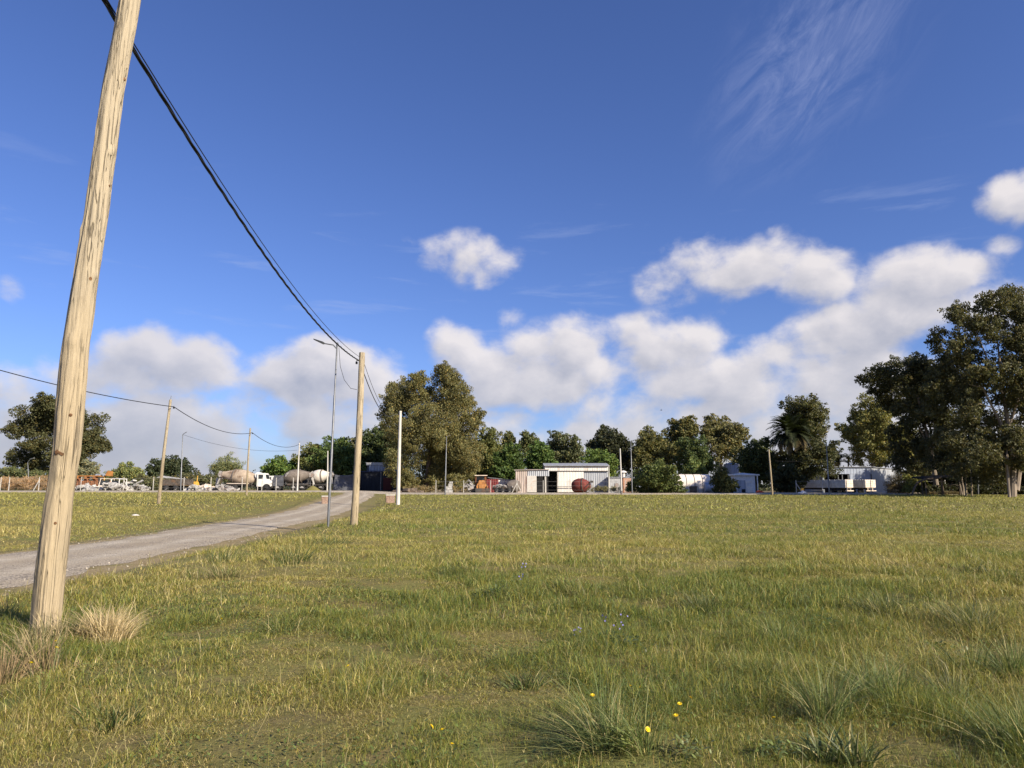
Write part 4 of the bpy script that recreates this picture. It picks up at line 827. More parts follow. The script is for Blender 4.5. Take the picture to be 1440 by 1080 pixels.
def mixer(label, bx, Y, rz, drum, cabm, cab=True, L=9.0, R=1.25, DL=5.6):
    o = thing('mixer_truck', label, 'mixer truck', at(bx, Y), rz, 'concrete mixer trucks'); x0 = -L/2
    MB().b2(x0+.3, x0+L-1.0, -.5, .5, .75, 1.02).b2(x0+.6, x0+DL-.2, -.95, -.75, .95, 1.2).b2(x0+.6, x0+DL-.2, .75, .95, .95, 1.2).build('chassis', M_CHASSIS, o)
    dr = MB().lathe((x0+.55, 0, 2.75), (1, 0, -.14), drum_prof(DL, R), 32).build('drum', drum, o, True)
    MB().lathe((x0+.55, 0, 2.75), (1, 0, -.14), [(.33*DL, R*.90), (.332*DL, R*.96), (.36*DL, R*.99), (.362*DL, R*.9)], 32).build('drum_ring', M_DRUMG, dr)
    MB().tube([(x0+.75, -.85, 1.0), (x0+.55, -.4, 2.35)], .07, 6).tube([(x0+.75, .85, 1.0), (x0+.55, .4, 2.35)], .07, 6).tube([(x0+DL-.1, -.7, 1.0), (x0+DL+.3, 0, 2.1)], .1, 6).tube([(x0+DL-.1, .7, 1.0), (x0+DL+.3, 0, 2.1)], .1, 6).build('drum_stand', M_CHASSIS, o)
    MB().prism([(x0-.15, 2.75), (x0+.1, 2.3), (x0+.55, 2.35), (x0+.6, 3.0), (x0+.1, 3.35)], -.45, .45).build('hopper', M_SCRAPG, o)
    MB().prism([(x0-.35, 1.1), (x0-.15, 1.1), (x0+.35, 2.3), (x0+.1, 2.35)], -.25, .25).build('chute', M_SCRAPW, o)
    MB().lathe((x0+L-2.45, -.9, 2.6), (0, 1, 0), [(0, .2), (.05, .48), (1.75, .48), (1.8, .2)], 20).build('water_tank', M_WHITE if cab else M_SCRAPG, o, True)
    MB().box((x0+3.4, -1.0, 1.25), (3.6, .12, .10)).build('mudguard', M_CREAM if cab else M_SCRAPG, o)
    for x in (x0+1.6, x0+2.95):
        for y in (-.95, .95): wheel(o, x, y, .52, .34)
    for y in (-.98, .98): wheel(o, x0+L-.85, y, .52, .30)
    if cab: bonnet_cab(o, x0+L-2.45, cabm)
    else: MB().prism([(x0+L-1.7, .8), (x0+L-.1, .8), (x0+L, 1.9), (x0+L-.25, 2.6), (x0+L-1.7, 2.6)], -1.1, 1.1).build('cab', cabm, o)
    return o
mixer('mixer truck with a rust streaked beige drum and white bonneted cab', 346, 120, math.radians(2), M_DRUM, M_WHITE)
mixer('mixer truck with a dusty grey brown drum behind the slim white concrete pole', 412, 121, math.radians(188), M_DRUMG, M_TARP, False, 6.4, 1.2, 4.3)
mixer('mixer truck with a clean white drum, its dark cab end towards the yard', 446, 124, math.radians(171), M_DRUMW, M_TARP, False, 5.4, 1.15, 3.4)
o = thing('cab_truck', 'small white cab truck parked right behind the beige mixer truck', 'truck', at(386, 124), 0)
bonnet_cab(o, -1.2, M_WHITE, .85, .7); MB().b2(-3.2, 1.0, -.45, .45, .55, .8).build('chassis', M_CHASSIS, o)
for x in (-2.4, .6):
    for y in (-.85, .85): wheel(o, x, y, .48, .28)
def wreck(label, bx, Y, rz, m, seed):
    rg = random.Random(seed); o = thing('wrecked_cab', label, 'wrecked cab', at(bx, Y), rz, 'wrecked vehicle cabs')
    w, d, h = 1.9, 1.7, 2.0
    MB().box((0, 0, .55), (w, d, .7), 0, .05, 0).build('body', m, o)
    mb = MB()
    for sx in (-1, 1):
        for sy in (-1, 1): mb.tube([(sx*.9, sy*.8, .85), (sx*.78+.1, sy*.72, h)], .06, 5)
    mb.box((.1, 0, h+.03), (1.7, 1.55, .08), 0, .06, 0).build('roof', m, o)
    MB().b2(-.7, .7, -.78, -.74, 1.0, 1.75).build('window', M_GLASS, o)
    MB().box((1.2, -.1, .5), (.9, 1.3, .6), 0, .35, .2).build('bonnet', m, o)
    wheel(o, -.5, -.85, .36, .22)
wreck('wrecked pale yellow cab frame left of the white one in the scrap row', 149, 119, .2, M_CREAM, 1)
wreck('wrecked white cab frame beside the braced fence post in the scrap row', 166, 119, -.3, M_WHITE, 2)
def pile(name, label, bx, Y, w, h, d, m, seed, n=40, big=1.0):
    rg = random.Random(seed); o = thing(name, label, 'pile', at(bx, Y)); mb = MB()
    for k in range(n):
        x = rg.gauss(0, .28)*w; x = max(-w/2, min(w/2, x)); hh = h*(1-(2*abs(x)/w)**1.5)
        mb.box((x, rg.uniform(-d/2, d/2), rg.uniform(0, 1)*hh*.85+.1), (rg.uniform(.3, 1.3)*big, rg.uniform(.1, .8)*big, rg.uniform(.06, .5)*big), rg.uniform(-.6, .6), rg.uniform(-.7, .7), rg.uniform(0, 3.1))
    mb.build('heap', m, o); return o
pile('scrap_pile', 'low heap of white scrap panels left of the yellow cab frame', 124, 117, 6.5, 1.0, 2, M_SCRAPW, 3, 46)
pile('scrap_pile', 'heap of white scrap under the wrecked cab frames', 157, 116, 5.5, 1.4, 2, M_SCRAPW, 4, 50)
pile('scrap_pile', 'white sheeted heap right of the braced fence post', 187, 122, 4.2, 2.2, 2.5, M_SCRAPW, 5, 40)
pile('rubble_pile', 'pale rubble heap right of the thin trailer by the lamp', 273, 116, 2.6, .9, 1.6, M_SCRAPW, 6, 24)
pile('rubble_pile', 'pale stony rubble heap behind the wire fence left of the mixer truck', 288, 119, 3.0, 1.2, 1.8, M_CREAM, 7, 30)
pile('scrap_pile', 'grey heap of sticks and metal at the tail of the beige mixer truck', 311, 115, 4.2, .95, 1.5, M_SCRAPG, 8, 40)
pile('scrap_pile', 'grey scrap heap of poles left of the orange tractor', 661, 117, 2.4, 1.9, 1.5, M_SCRAPG, 9, 30)
pile('scrap_pile', 'dark heap of branches at the foot of the concrete pole', 574, 108, 4.2, .5, 1.0, M_BARK, 12, 36)
o = thing('rusty_container', 'long rust brown metal container behind the near pole', 'container', at(126, 126))
MB().b2(-4.3, 2.9, -1.2, 1.2, .2, 1.75).build('body', M_RUST, o)
MB().corr(-4.25, 2.85, .25, 1.7, -1.23, .35, .05).build('side_sheet', M_RUST, o)
o = thing('orange_machine', 'rust orange machine frame lying on top of the rusty container', 'machine', at(121, 126)+Vector((0, 0, 1.75)))
MB().b2(-3.3, 2.2, -.5, .5, .75, .92).b2(-3.3, 2.2, -.9, -.6, .35, .45).build('beam', M_ORANGE, o)
mb = MB(); [mb.b2(x, x+.35, -.5, .5, 0, .75) for x in (-3.1, -1.6, -.2, 1.3)]; mb.build('support', M_RUST, o)
MB().b2(2.3, 2.9, -.1, .1, .7, .78).b2(-2.6, -1.3, -.55, .5, .25, .75).build('block', M_ORANGE, o)
o = thing('yellow_loader', 'dark and orange loader arm raised beside the yellow cab frame', 'loader', at(144, 122))
MB().b2(-.35, .35, -.5, .5, 0, 1.3).build('body', M_CHASSIS, o); MB().tube([(-.1, 0, 1.2), (.3, 0, 2.5), (.9, 0, 2.9)], .16, 6).build('arm', M_YEL, o)
MB().prism([(.5, 2.6), (1.3, 2.5), (1.3, 3.3), (.9, 3.4)], -.5, .5).build('bucket', M_ORANGE, o)
MB().b2(-.5, -.3, -.6, .6, 0, 2.3).build('mast', M_CHASSIS, o)
def trailer(o, L, Wd, z, H, body, ribs, z0=None):
    MB().b2(-L/2, L/2, -.45, .45, z-.35, z-.1).build('chassis', M_CHASSIS, o)
    b = MB().b2(-L/2, L/2, -Wd/2, Wd/2, z-.1, z+H).build('box', body, o); mb = MB()
    for i in range(ribs+1):
        x = -L/2+L*i/ribs
        for sy in (-1, 1): mb.box((x, sy*(Wd/2+.02), z+H/2), (.08, .06, H+.1))
    mb.b2(-L/2-.02, L/2+.02, -Wd/2-.05, -Wd/2-.003, z+H*.5-.04, z+H*.5+.04).b2(-L/2-.02, L/2+.02, Wd/2+.003, Wd/2+.05, z+H*.5-.04, z+H*.5+.04)
    mb.build('ribs', body, b)
    return b
o = thing('old_trailer', 'dark rusty trailer on wheels behind the slim lamp at left', 'trailer', at(249, 118))
MB().b2(-2.2, 2.2, -1, 1, .9, 1.9).build('box', mat('old_dark_body', (.085, .07, .058), .8, vary=.4, stain=(.16, .09, .05), stain_amt=.7), o)
MB().b2(-2.4, 2.4, -.4, .4, .65, .88).build('chassis', M_CHASSIS, o)
MB().add([(-3.0, -1, 2.2), (1.0, -1, 1.95), (1.0, .9, 1.95), (-3.0, .9, 2.5), (-3.0, -1, 2.24), (1.0, -1, 1.99), (1.0, .9, 1.99), (-3.0, .9, 2.54)], [(0, 3, 2, 1), (4, 5, 6, 7), (0, 1, 5, 4), (1, 2, 6, 5), (2, 3, 7, 6), (3, 0, 4, 7)]).build('sheet', M_SCRAPW, o)
for x in (-1.4, 0.2):
    for y in (-.95, .95): wheel(o, x, y, .48, .28)
o = thing('yellow_tractor', 'small yellow machine in the scrap yard right of the slim lamp', 'machine', at(269, 124))
MB().b2(-1.1, 1.0, -.7, .7, .55, 1.25).prism([(.2, 1.25), (1.0, 1.25), (.9, 1.6), (.3, 1.6)], -.6, .6).build('body', M_YEL, o)
MB().tube([(.75, .3, 1.2), (.8, .3, 2.6)], .07, 6).build('mast', M_YEL, o); MB().b2(-1.9, -1.0, -.5, .5, .7, 1.0).build('arm', M_YEL, o)
for x in (-.6, .6):
    for y in (-.7, .7): wheel(o, x, y, .4, .25)
o = thing('white_plate', 'white upright pointed panel behind the beige mixer chute', 'panel', at(306, 121))
MB().prism([(-.45, 0), (.45, 0), (.2, 1.6), (-.15, 2.3), (-.35, 2.0)], -.08, .08).build('plate', M_SCRAPW, o)
MB().b2(.5, .62, -.2, .2, 0, 2.2).build('post', M_YEL, o)
# orange backhoe tractor, end-on
o = thing('backhoe_loader', 'rusty orange backhoe tractor facing the field by the red container', 'tractor', at(676, 118), .15)
MB().b2(-.75, .75, -1.6, .6, .6, 1.5).prism([(-.6, 1.5), (.6, 1.5), (.42, 2.05), (-.42, 2.05)], -1.6, -.1).b2(-.45, .45, -1.75, -1.62, .7, 1.4).build('body', M_ORANGE, o)
mb = MB()
for x in (-.85, .85):
    for y in (-.1, 1.3): mb.tube([(x, y, 1.3), (x*.95, y, 2.8)], .06, 6)
mb.build('cab_frame', M_RUST, o); MB().b2(-1.05, 1.05, -.4, 1.6, 2.8, 2.9).build('canopy', M_CREAM, o); MB().b2(-.7, .7, 1.25, 1.32, 1.5, 2.7).build('rear_window', M_GLASS, o)
MB().prism([(-1.15, .1), (1.15, .1), (1.15, .75), (-1.15, .75)], -2.9, -2.2).build('bucket', M_CHASSIS, o)
for x in (-.85, .85): MB().tube([(x, -.4, 1.3), (x, -1.8, 1.1), (x, -2.4, .5)], .08, 6).build('loader_arm', M_ORANGE, o)
MB().tube([(-1.1, .5, 1.2), (-2.0, .2, 2.1), (-3.0, 0, 1.1)], [.16, .14, .1], 6).build('digger_arm', M_SCRAPG, o)
for x in (-.95, .95):
    oo = MB().lathe((x-.2, .7, .75), (1, 0, 0), [(0, .4), (0, .7), (.05, .75), (.35, .75), (.4, .7), (.4, .4)], 20).build('wheel', M_TYRE, o, True)
    MB().lathe((x-.215, .7, .75), (1, 0, 0), [(0, .1), (.43, .38)], 16).build('rim', M_YEL, oo)
    MB().lathe((x-.15, -1.2, .45), (1, 0, 0), [(0, .2), (0, .42), (.05, .45), (.25, .45), (.3, .42), (.3, .2)], 18).build('wheel', M_TYRE, o, True)
o = thing('block_stack', 'white stack of blocks and sheets in front of the largest leafy tree', 'stack', at(632, 114))
MB().b2(-.55, .5, -.4, .4, 0, .55).box((-.05, 0, .83), (.95, .8, .5), 0, 0, .15).b2(-.15, .5, -.35, .4, 1.1, 1.5).box((.25, 0, 1.68), (.45, .7, .3), 0, 0, -.1).build('blocks', M_SCRAPW, o)
o = thing('red_container', 'dark red metal container beside the orange tractor', 'container', at(690, 122))
MB().b2(-.75, 1.3, -1, 1, 0, 2.3).build('body', mat('dark_red', (.16, .03, .03), .7, vary=.3), o); MB().corr(-.72, 1.27, .05, 2.25, -1.03, .3, .05).build('door_sheet', mat('dark_red', (.16, .03, .03)), o)
o = thing('small_shed', 'low shed with a white corrugated wall behind the flatbed trailer', 'shed', at(706, 127))
zt = lambda x: 2.55-.11*(x+2.2)
MB().prism([(-2.2, 0), (2.4, 0), (2.4, zt(2.4)-.05), (-2.2, 2.5)], -1, 2).build('wall', M_SCRAPG, o); MB().corr(-2.2, 2.4, 1.0, zt, -1.04, .45, .07).build('wall_sheet', M_WHSHEET, o)
MB().add([(-2.5, -1.3, 2.6), (2.6, -1.3, zt(2.6)+.06), (2.6, 2.2, zt(2.6)+.06), (-2.5, 2.2, 2.6), (-2.5, -1.3, 2.66), (2.6, -1.3, zt(2.6)+.12), (2.6, 2.2, zt(2.6)+.12), (-2.5, 2.2, 2.66)], [(0, 3, 2, 1), (4, 5, 6, 7), (0, 1, 5, 4), (1, 2, 6, 5), (2, 3, 7, 6), (3, 0, 4, 7)]).build('roof', M_ZINC, o)
o = thing('flatbed_trailer', 'flatbed trailer loaded with scrap before the low white shed', 'trailer', at(707, 117))
MB().b2(-1.7, 1.7, -.9, .9, .75, .9).b2(-1.7, 1.7, -.3, .3, .55, .75).build('bed', M_CHASSIS, o)
for x in (-1.0, 0, 1.1):
    for y in (-.8, .8): wheel(o, x, y, .38, .25)
pl = pile('scrap_load', 'heap of rusty scrap metal lying on the flatbed trailer', 707, 117, 3.0, .65, 1.4, M_SCRAPG, 14, 26, .6); pl.location.z += .88
o = thing('mixer_drum', 'grey dismounted mixer drum lying at the left end of the rusty shed', 'mixer drum', at(722, 118), .5)
MB().lathe((-1.3, 0, 1.05), (1, -.35, .05), [(0, .5), (.04, .55), (.7, .95), (1.3, 1.05), (1.9, .95), (2.3, .6), (2.35, .1)], 28).build('shell', M_DRUMG, o, True)
MB().lathe((-1.33, .01, 1.05), (1, -.35, .05), [(0, .05), (.01, .46), (.02, .05)], 20).build('mouth', M_DARK, o)
MB().box((-.4, 0, .12), (1.6, 1.3, .24)).build('cradle', M_CHASSIS, o)

# ------------------------------------------------------------------ sheds and yard buildings
def shed_white():
    Y = 124; b = at(811, Y); k = Y/1000; o = thing('white_shed', 'long white metal shed with a sliding door and low grey roof', 'shed', b)
    x0, x1 = (767-811)*k, (855-811)*k; H = W(811, 655, Y).z-b.z; D = 7
    MB().b2(x0+2.2, x1, .25, D, 0, H-.1).b2(x0, x0+.15, .25, D, 0, H-.1).b2(x0, x0+2.2, D-.2, D-.003, 0, H-.1).build('wall', M_WHSHEET, o)
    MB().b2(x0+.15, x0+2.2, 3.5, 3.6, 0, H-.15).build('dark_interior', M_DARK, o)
    MB().corr(x0, x1, H-.85, H-.05, .16, .3, .03).build('fascia_sheet', M_WHSHEET, o)
    MB().corr(x0+2.15, x0+6.7, .12, H-.95, .02, .5, .02, .05).build('sliding_door', M_WHSHEET, o)
    MB().corr(x0+6.75, x1, 0, H-.9, .21, .35, .03).build('wall_sheet', M_ZINC, o)
    MB().b2(x0, x1, -.06, .10, H-1.0, H-.86).build('door_rail', M_CHASSIS, o)
    yr = D/2
    mb = MB()
    for (ya, za, yb, zb) in ((-.25, H-.02, yr, H+.5), (yr, H+.5, D+.25, H-.02)):
        mb.add([(x0-.2, ya, za), (x1+.25, ya, za), (x1+.25, yb, zb), (x0-.2, yb, zb), (x0-.2, ya, za+.07), (x1+.25, ya, za+.07), (x1+.25, yb, zb+.07), (x0-.2, yb, zb+.07)], [(0, 3, 2, 1), (4, 5, 6, 7), (0, 1, 5, 4), (1, 2, 6, 5), (2, 3, 7, 6), (3, 0, 4, 7)])
    mb.build('roof', M_ZINC, o)
    MB().add([(x, y, z) for x in (x0, x0+.1) for (y, z) in ((.1, H-.05), (D-.1, H-.05), (yr, H+.47))]+[(x, y, z) for x in (x1-.1, x1) for (y, z) in ((.1, H-.05), (D-.1, H-.05), (yr, H+.47))],
             [(0, 2, 1), (3, 4, 5), (0, 1, 4, 3), (1, 2, 5, 4), (2, 0, 3, 5), (6, 8, 7), (9, 10, 11), (6, 7, 10, 9), (7, 8, 11, 10), (8, 6, 9, 11)]).build('gable', M_ZINC, o)
    MB().b2(x0+2.0, x0+6.6, -.35, -.28, .95, 1.05).build('rail', M_CHASSIS, o)
shed_white()
Y = 122; b = at(745, Y); k = Y/1000
o = thing('rusty_shed', 'lean-to shed of rust streaked corrugated sheets with a white door, joined to the white shed', 'shed', b)
x0, x1 = (725-745)*k, (772-745)*k
M_RUSTZ = mat('rusty_corrugated', (.42, .36, .32), .7, .15, vary=.25, scale=1.5, stretch=(5, 1, .3), stain=(.24, .10, .05), stain_amt=.85, stain_scale=.9)
H1 = 3.75
MB().corr(x0, x0+2.0, 0, H1-.05, 0, .33, .06).build('wall_sheet', M_RUSTZ, o)
MB().corr(x0+2.02, x1, H1-.95, lambda x: H1+.02*(x-x0), 0, .33, .06).build('fascia_sheet', M_ZINC, o)
MB().b2(x0+1.97, x0+3.6, -.12, -.06, .1, H1-.9).build('door', mat('door_sheet', (.52, .50, .46), .6, vary=.08, stain=(.5, .25, .12), stain_amt=.7, stain_scale=.7), o)
MB().b2(x0+.1, x1, 4.5, 4.7, 0, H1-.1).b2(x0, x0+.1, .05, 4.7, 0, H1-.1).build('wall', M_SCRAPG, o)
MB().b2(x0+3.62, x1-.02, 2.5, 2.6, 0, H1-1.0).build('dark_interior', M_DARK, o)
MB().b2(x0+5.0, x0+5.25, .1, .3, 0, H1-1).build('pillar', M_CONC, o)
MB().add([(x0-.2, -.25, H1), (x1, -.25, H1+.12), (x1, 4.8, H1+.3), (x0-.2, 4.8, H1+.2), (x0-.2, -.25, H1+.06), (x1, -.25, H1+.18), (x1, 4.8, H1+.36), (x0-.2, 4.8, H1+.26)], [(0, 3, 2, 1), (4, 5, 6, 7), (0, 1, 5, 4), (1, 2, 6, 5), (2, 3, 7, 6), (3, 0, 4, 7)]).build('roof', M_RUSTZ, o)
# red drum
o = thing('mixer_drum', 'big red dismounted mixer drum in front of the white shed', 'mixer drum', at(818, 115), -.25)
MB().lathe((-1.55, .15, 1.0), (1, -.08, .10), [(0, .25), (.05, .7), (.45, 1.05), (1.1, 1.22), (1.7, 1.18), (2.3, .95), (2.75, .66), (2.95, .5), (2.97, .1)], 32).build('shell', M_RED, o, True)
MB().lathe((-1.55, .15, 1.0), (1, -.08, .10), [(1.75, 1.16), (1.76, 1.24), (1.9, 1.22), (1.91, 1.1)], 32).build('drum_ring', M_CHASSIS, o)
MB().tube([(.7, -.95, .9), (1.75, -.55, 1.95)], .07, 6).tube([(1.2, -.6, .3), (1.45, -.6, 2.0)], .05, 6).build('frame', M_CHASSIS, o); MB().b2(1.5, 1.9, -.5, .1, 1.65, 1.95).build('motor', M_CHASSIS, o); MB().b2(-.9, 1.1, -.4, .6, .02, .22).build('cradle', M_CHASSIS, o)
# block hut
o = thing('block_hut', 'low grey panel hut between the white shed and the dark bush', 'hut', at(872, 122))
MB().b2(-1.8, .55, 0, 2.4, 0, 2.55).build('wall', mat('grey_panel', (.36, .37, .38), .7, vary=.2, stain=(.2, .2, .2), stain_amt=.5), o)
MB().b2(.6, 2.0, -.1, 2.3, 0, 2.45).build('brick_wall', mat('pink_brick', (.42, .27, .20), .85, vary=.25, scale=8), o)
MB().b2(-1.9, 2.05, -.2, 2.5, 2.56, 2.66).build('roof', M_ZINC, o); MB().b2(-.9, -.2, -.06, -.01, .1, 1.6).build('door', M_SCRAPG, o); MB().b2(.45, .62, -.15, 0, 0, 2.55).build('pillar', M_RUST, o)
o = thing('water_tank', 'small white water tank on a stem above the grey panel hut', 'water tank', at(877, 124))
MB().lathe((0, 0, 2.6), (0, 0, 1), [(0, .3), (.7, .32), (.8, .2)], 14).build('stem', M_CONC, o, True); MB().lathe((0, 0, 3.4), (0, 0, 1), [(0, .15), (.06, .62), (.25, .5), (.4, .1)], 18).build('lid', M_WHITE, o, True)
MB().tube([(0, 0, 0), (0, 0, 2.6)], .15, 8).build('column', M_CONC, o)
# round white tank (arched, lying)
M_TANKW = mat('tank_white', (.66, .60, .54), .6, vary=.06, stain=(.5, .42, .36), stain_amt=.35)
o = thing('round_tank', 'large cream white arched tank with dark bands behind the roadside bush', 'tank', at(976, 116))
n = 20; arc = [(-math.cos(math.pi*i/n)*1.55, math.sin(math.pi*i/n)*1.45+1.55) for i in range(n+1)]
prof = [(-1.55, 0)]+arc+[(1.55, 0)]
vs = [(-3.0, y, z) for y, z in prof]+[(2.35, y, z) for y, z in prof]; m = len(prof)
MB().add(vs, [tuple(range(m)), tuple(range(2*m-1, m-1, -1))]+[(i+1, i, i+m, i+m+1) for i in range(m-1)]).build('shell', M_TANKW, o, True)
for x in (-1.55, -.25, 1.0):
    mb = MB(); pr = [(y*1.012, z*1.004+.01) for y, z in prof]; vs = [(x, y, z) for y, z in pr]+[(x+.09, y, z) for y, z in pr]
    mb.add(vs, [tuple(range(m)), tuple(range(2*m-1, m-1, -1))]+[(i+1, i, i+m, i+m+1) for i in range(m-1)]).build('band', M_CHASSIS, o)
MB().b2(-1.1, .25, -1.72, -1.60, .1, 1.1).build('pallet', M_BARK, o)
o = thing('small_tank', 'low grey rounded tank between the white tank and the small bush', 'tank', at(1000, 113))
MB().lathe((-1.1, 0, .85), (1, 0, 0), [(0, .3), (.1, .75), (.3, .85), (2.0, .85), (2.2, .75), (2.3, .3)], 24).build('shell', M_ZINCD, o, True); MB().b2(-.8, -.5, -.6, .6, 0, .4).b2(.6, .9, -.6, .6, 0, .4).build('saddle', M_CHASSIS, o); MB().tube([(0, 0, 1.6), (0, 0, 1.85)], .15, 10).build('hatch', M_CHASSIS, o)
o = thing('grey_silo', 'blue grey ribbed silo top showing behind the kiosk and small bush', 'silo', at(1030, 135))
mb = MB(); nn_ = 40; H = W(1030, 653, 135).z-gz(0, 135)
for i in range(nn_):
    a0 = 2*math.pi*i/nn_; a1 = 2*math.pi*(i+.5)/nn_
r_ = [1.35*(1 if i % 2 else .965) for i in range(nn_)]
vs = [(math.cos(2*math.pi*i/nn_)*r_[i], math.sin(2*math.pi*i/nn_)*r_[i], z) for z in (0, H) for i in range(nn_)]
mb.add(vs, [(i, (i+1) % nn_, nn_+(i+1) % nn_, nn_+i) for i in range(nn_)]+[tuple(range(nn_, 2*nn_))]).build('shell', M_ZINCD, o)
MB().lathe((0, 0, H-.02), (0, 0, 1), [(0, 1.42), (.06, 1.42), (.35, .2)], 24).build('cap', M_ZINCD, o)
# kiosk
o = thing('grey_kiosk', 'small grey blue kiosk with a white roof edge and a pale door', 'kiosk', at(1050, 110)); k = .110
M_KIOSK = mat('kiosk_paint', (.62, .64, .67), .7, vary=.1)
MB().b2(-1.75, 1.35, 0, 3, 0, 2.7).build('wall', M_KIOSK, o)
MB().add([(-2.1, -.45, 2.72), (1.95, -.45, 2.72), (1.95, 3.3, 2.72), (-2.1, 3.3, 2.72), (-2.1, -.45, 2.88), (1.95, -.45, 2.88), (1.95, 3.3, 2.88), (-2.1, 3.3, 2.88), (-.1, 1.4, 3.15)], [(0, 3, 2, 1), (0, 1, 5, 4), (1, 2, 6, 5), (2, 3, 7, 6), (3, 0, 4, 7), (4, 5, 8), (5, 6, 8), (6, 7, 8), (7, 4, 8)]).build('roof', M_WHITE, o)
f = MB().b2(.02, .85, -.05, -.005, .1, 1.75).build('door', M_WHITE, o); MB().b2(.1, .78, -.06, -.052, 1.05, 1.65).build('pane', mat('pale_pane', (.55, .58, .62), .3), f)
f = MB().b2(-1.3, -.15, -.05, -.005, .05, 2.0).build('shutter', M_ZINCD, o); MB().b2(-.75, -.2, -.07, -.052, .1, .65).build('grille', M_DARK, f)
MB().b2(1.55, 1.68, -.35, -.22, 0, 2.72).build('post', M_WHITE, o)
MB().b2(-.1, .9, -.06, -.01, 1.76, 1.83).b2(-.1, .0, -.058, -.012, 0, 1.755).build('door_frame', M_WHITE, o)
o = thing('barrier', 'low orange red barrier on the ground right of the kiosk', 'barrier', at(1068, 107))
MB().prism([(-.7, 0), (.7, 0), (.6, .25), (.25, .45), (-.1, .5), (-.4, .4)], -.15, .15).build('body', mat('barrier_red', (.55, .10, .04), .6), o)
o = thing('sign_panel', 'white panels hanging in the shade right of the kiosk pole', 'panel', at(1093, 118))
MB().b2(-.35, .35, -.04, .04, .9, 2.2).build('plate', M_WHITE, o); MB().tube([(-.2, .1, 0), (-.2, .1, 2.2)], .05, 6).build('post', M_CHASSIS, o)
# big grey shed
b = at(1203, 122); k = .122
o = thing('grey_shed', 'big grey sheet metal shed with a dark open bay behind the trailers', 'shed', b)
x0, x1 = (1159-1203)*k, (1226-1203)*k; H = W(1203, 657, 122).z-b.z
MB().corr(x0, x1, H-1.15, H, 0, .5, .03).build('fascia_sheet', M_ZINCD, o)
MB().corr(x0+4.55, x1, 0, H-1.12, .03, .5, .03).build('wall_sheet', M_ZINCD, o)
MB().b2(x0, x1, 11.8, 12, 0, H-.05).b2(x0, x0+.12, .1, 11.8, 0, H-.05).build('wall', M_ZINCD, o)
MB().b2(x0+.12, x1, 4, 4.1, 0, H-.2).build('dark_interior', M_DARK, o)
mb = MB()
for x in (x0+.1, x0+2.6, x0+3.3, x0+4.3): mb.b2(x, x+.12, .12, .24, 0, H-1.1)
mb.build('posts', M_GALV, o)
a = MB().corr(0, 9.6, 0, lambda x: H-.04*x, 0, .45, .04, .03).build('end_wall', M_ZINC, o); a.location = (x1+.12, .12, 0); a.rotation_euler = (0, 0, math.radians(38))
MB().add([(x0-.2, -.3, H+.01), (x1+.15, -.3, H+.01), (x1+8.3, 6.4, H-.25), (x1+.5, 12.2, H+.1), (x0-.2, 12.2, H+.3), (x0-.2, -.3, H+.08), (x1+.15, -.3, H+.08), (x1+8.3, 6.4, H-.18), (x1+.5, 12.2, H+.17), (x0-.2, 12.2, H+.37)], [(4, 3, 2, 1, 0), (5, 6, 7, 8, 9), (0, 1, 6, 5), (1, 2, 7, 6), (2, 3, 8, 7), (3, 4, 9, 8), (4, 0, 5, 9)]).build('roof', M_ZINC, o)
MB().b2(x1-.02, x1+.1, -.04, .10, 0, H-1.2).build('corner_post', M_DARK, o)
# cargo trailers: local +x is the rear end
M_TRG = mat('trailer_grey', (.62, .60, .57), .6, vary=.12, stain=(.3, .2, .14), stain_amt=.4)
def cargo(label, px_, Y, rz, L):
    o = thing('cargo_trailer', label, 'trailer', at(px_, Y), rz, 'pale cargo trailers'); b_ = trailer(o, L, 2.3, .95, 1.15, M_TRG, 9)
    mb = MB()
    for y0_, y1_ in ((-1.1, -.4), (-.36, .36), (.4, 1.1)):
        for z0_ in (.9, 1.5): mb.b2(L/2+.005, L/2+.06, y0_, y1_, z0_, z0_+.54)
    mb.build('rear_door', M_CREAM, o)
    MB().b2(L/2-.05, L/2+.12, -1.15, 1.15, .32, .45).b2(L/2-.15, L/2-.05, -.6, -.5, .4, .85).b2(L/2-.15, L/2-.05, .5, .6, .4, .85).build('bumper', M_CREAM, o)
    for x in (L/2-1.2, L/2-2.4):
        for y in (-.95, .95): wheel(o, x, y, .40, .3)
cargo('pale cargo trailer with its long grey side in shade, left of two', 1162, 115, math.radians(-52), 7.5)
cargo('pale cargo trailer showing mostly its rear end, right of two', 1209, 115.5, math.radians(-64), 4.0)
# ruined shelter
o = thing('ruined_shelter', 'ruined dark shelter roof on thin crooked posts under the eucalyptus', 'shelter', at(1315, 92)); B0 = at(1315, 92)
f = lambda x, y, dy=0: W(x, y, 92)-B0+Vector((0, dy, 0))
MB().tube([f(1281, 701), f(1286, 686), f(1290, 679), f(1300, 674), (f(1322, 672))], [.12, .12, .13, .14, .12], 7).tube([f(1281, 700), f(1274, 692)], [.1, .04], 6).build('bent_beam', M_BARK, o, True)
mb = MB(); P0, P1 = f(1298, 674), f(1350, 671); 
mb.add([P0, P1, P1+Vector((0, 2.6, .25)), P0+Vector((0, 2.6, .2))]+[q+Vector((0, 0, .16)) for q in (P0, P1, P1+Vector((0, 2.6, .25)), P0+Vector((0, 2.6, .2)))], [(0, 3, 2, 1), (4, 5, 6, 7), (0, 1, 5, 4), (1, 2, 6, 5), (2, 3, 7, 6), (3, 0, 4, 7)]).build('roof', mat('dark_roof', (.022, .02, .018), .9, vary=.4), o)  # near-black brown with noise variation over the whole roof slab
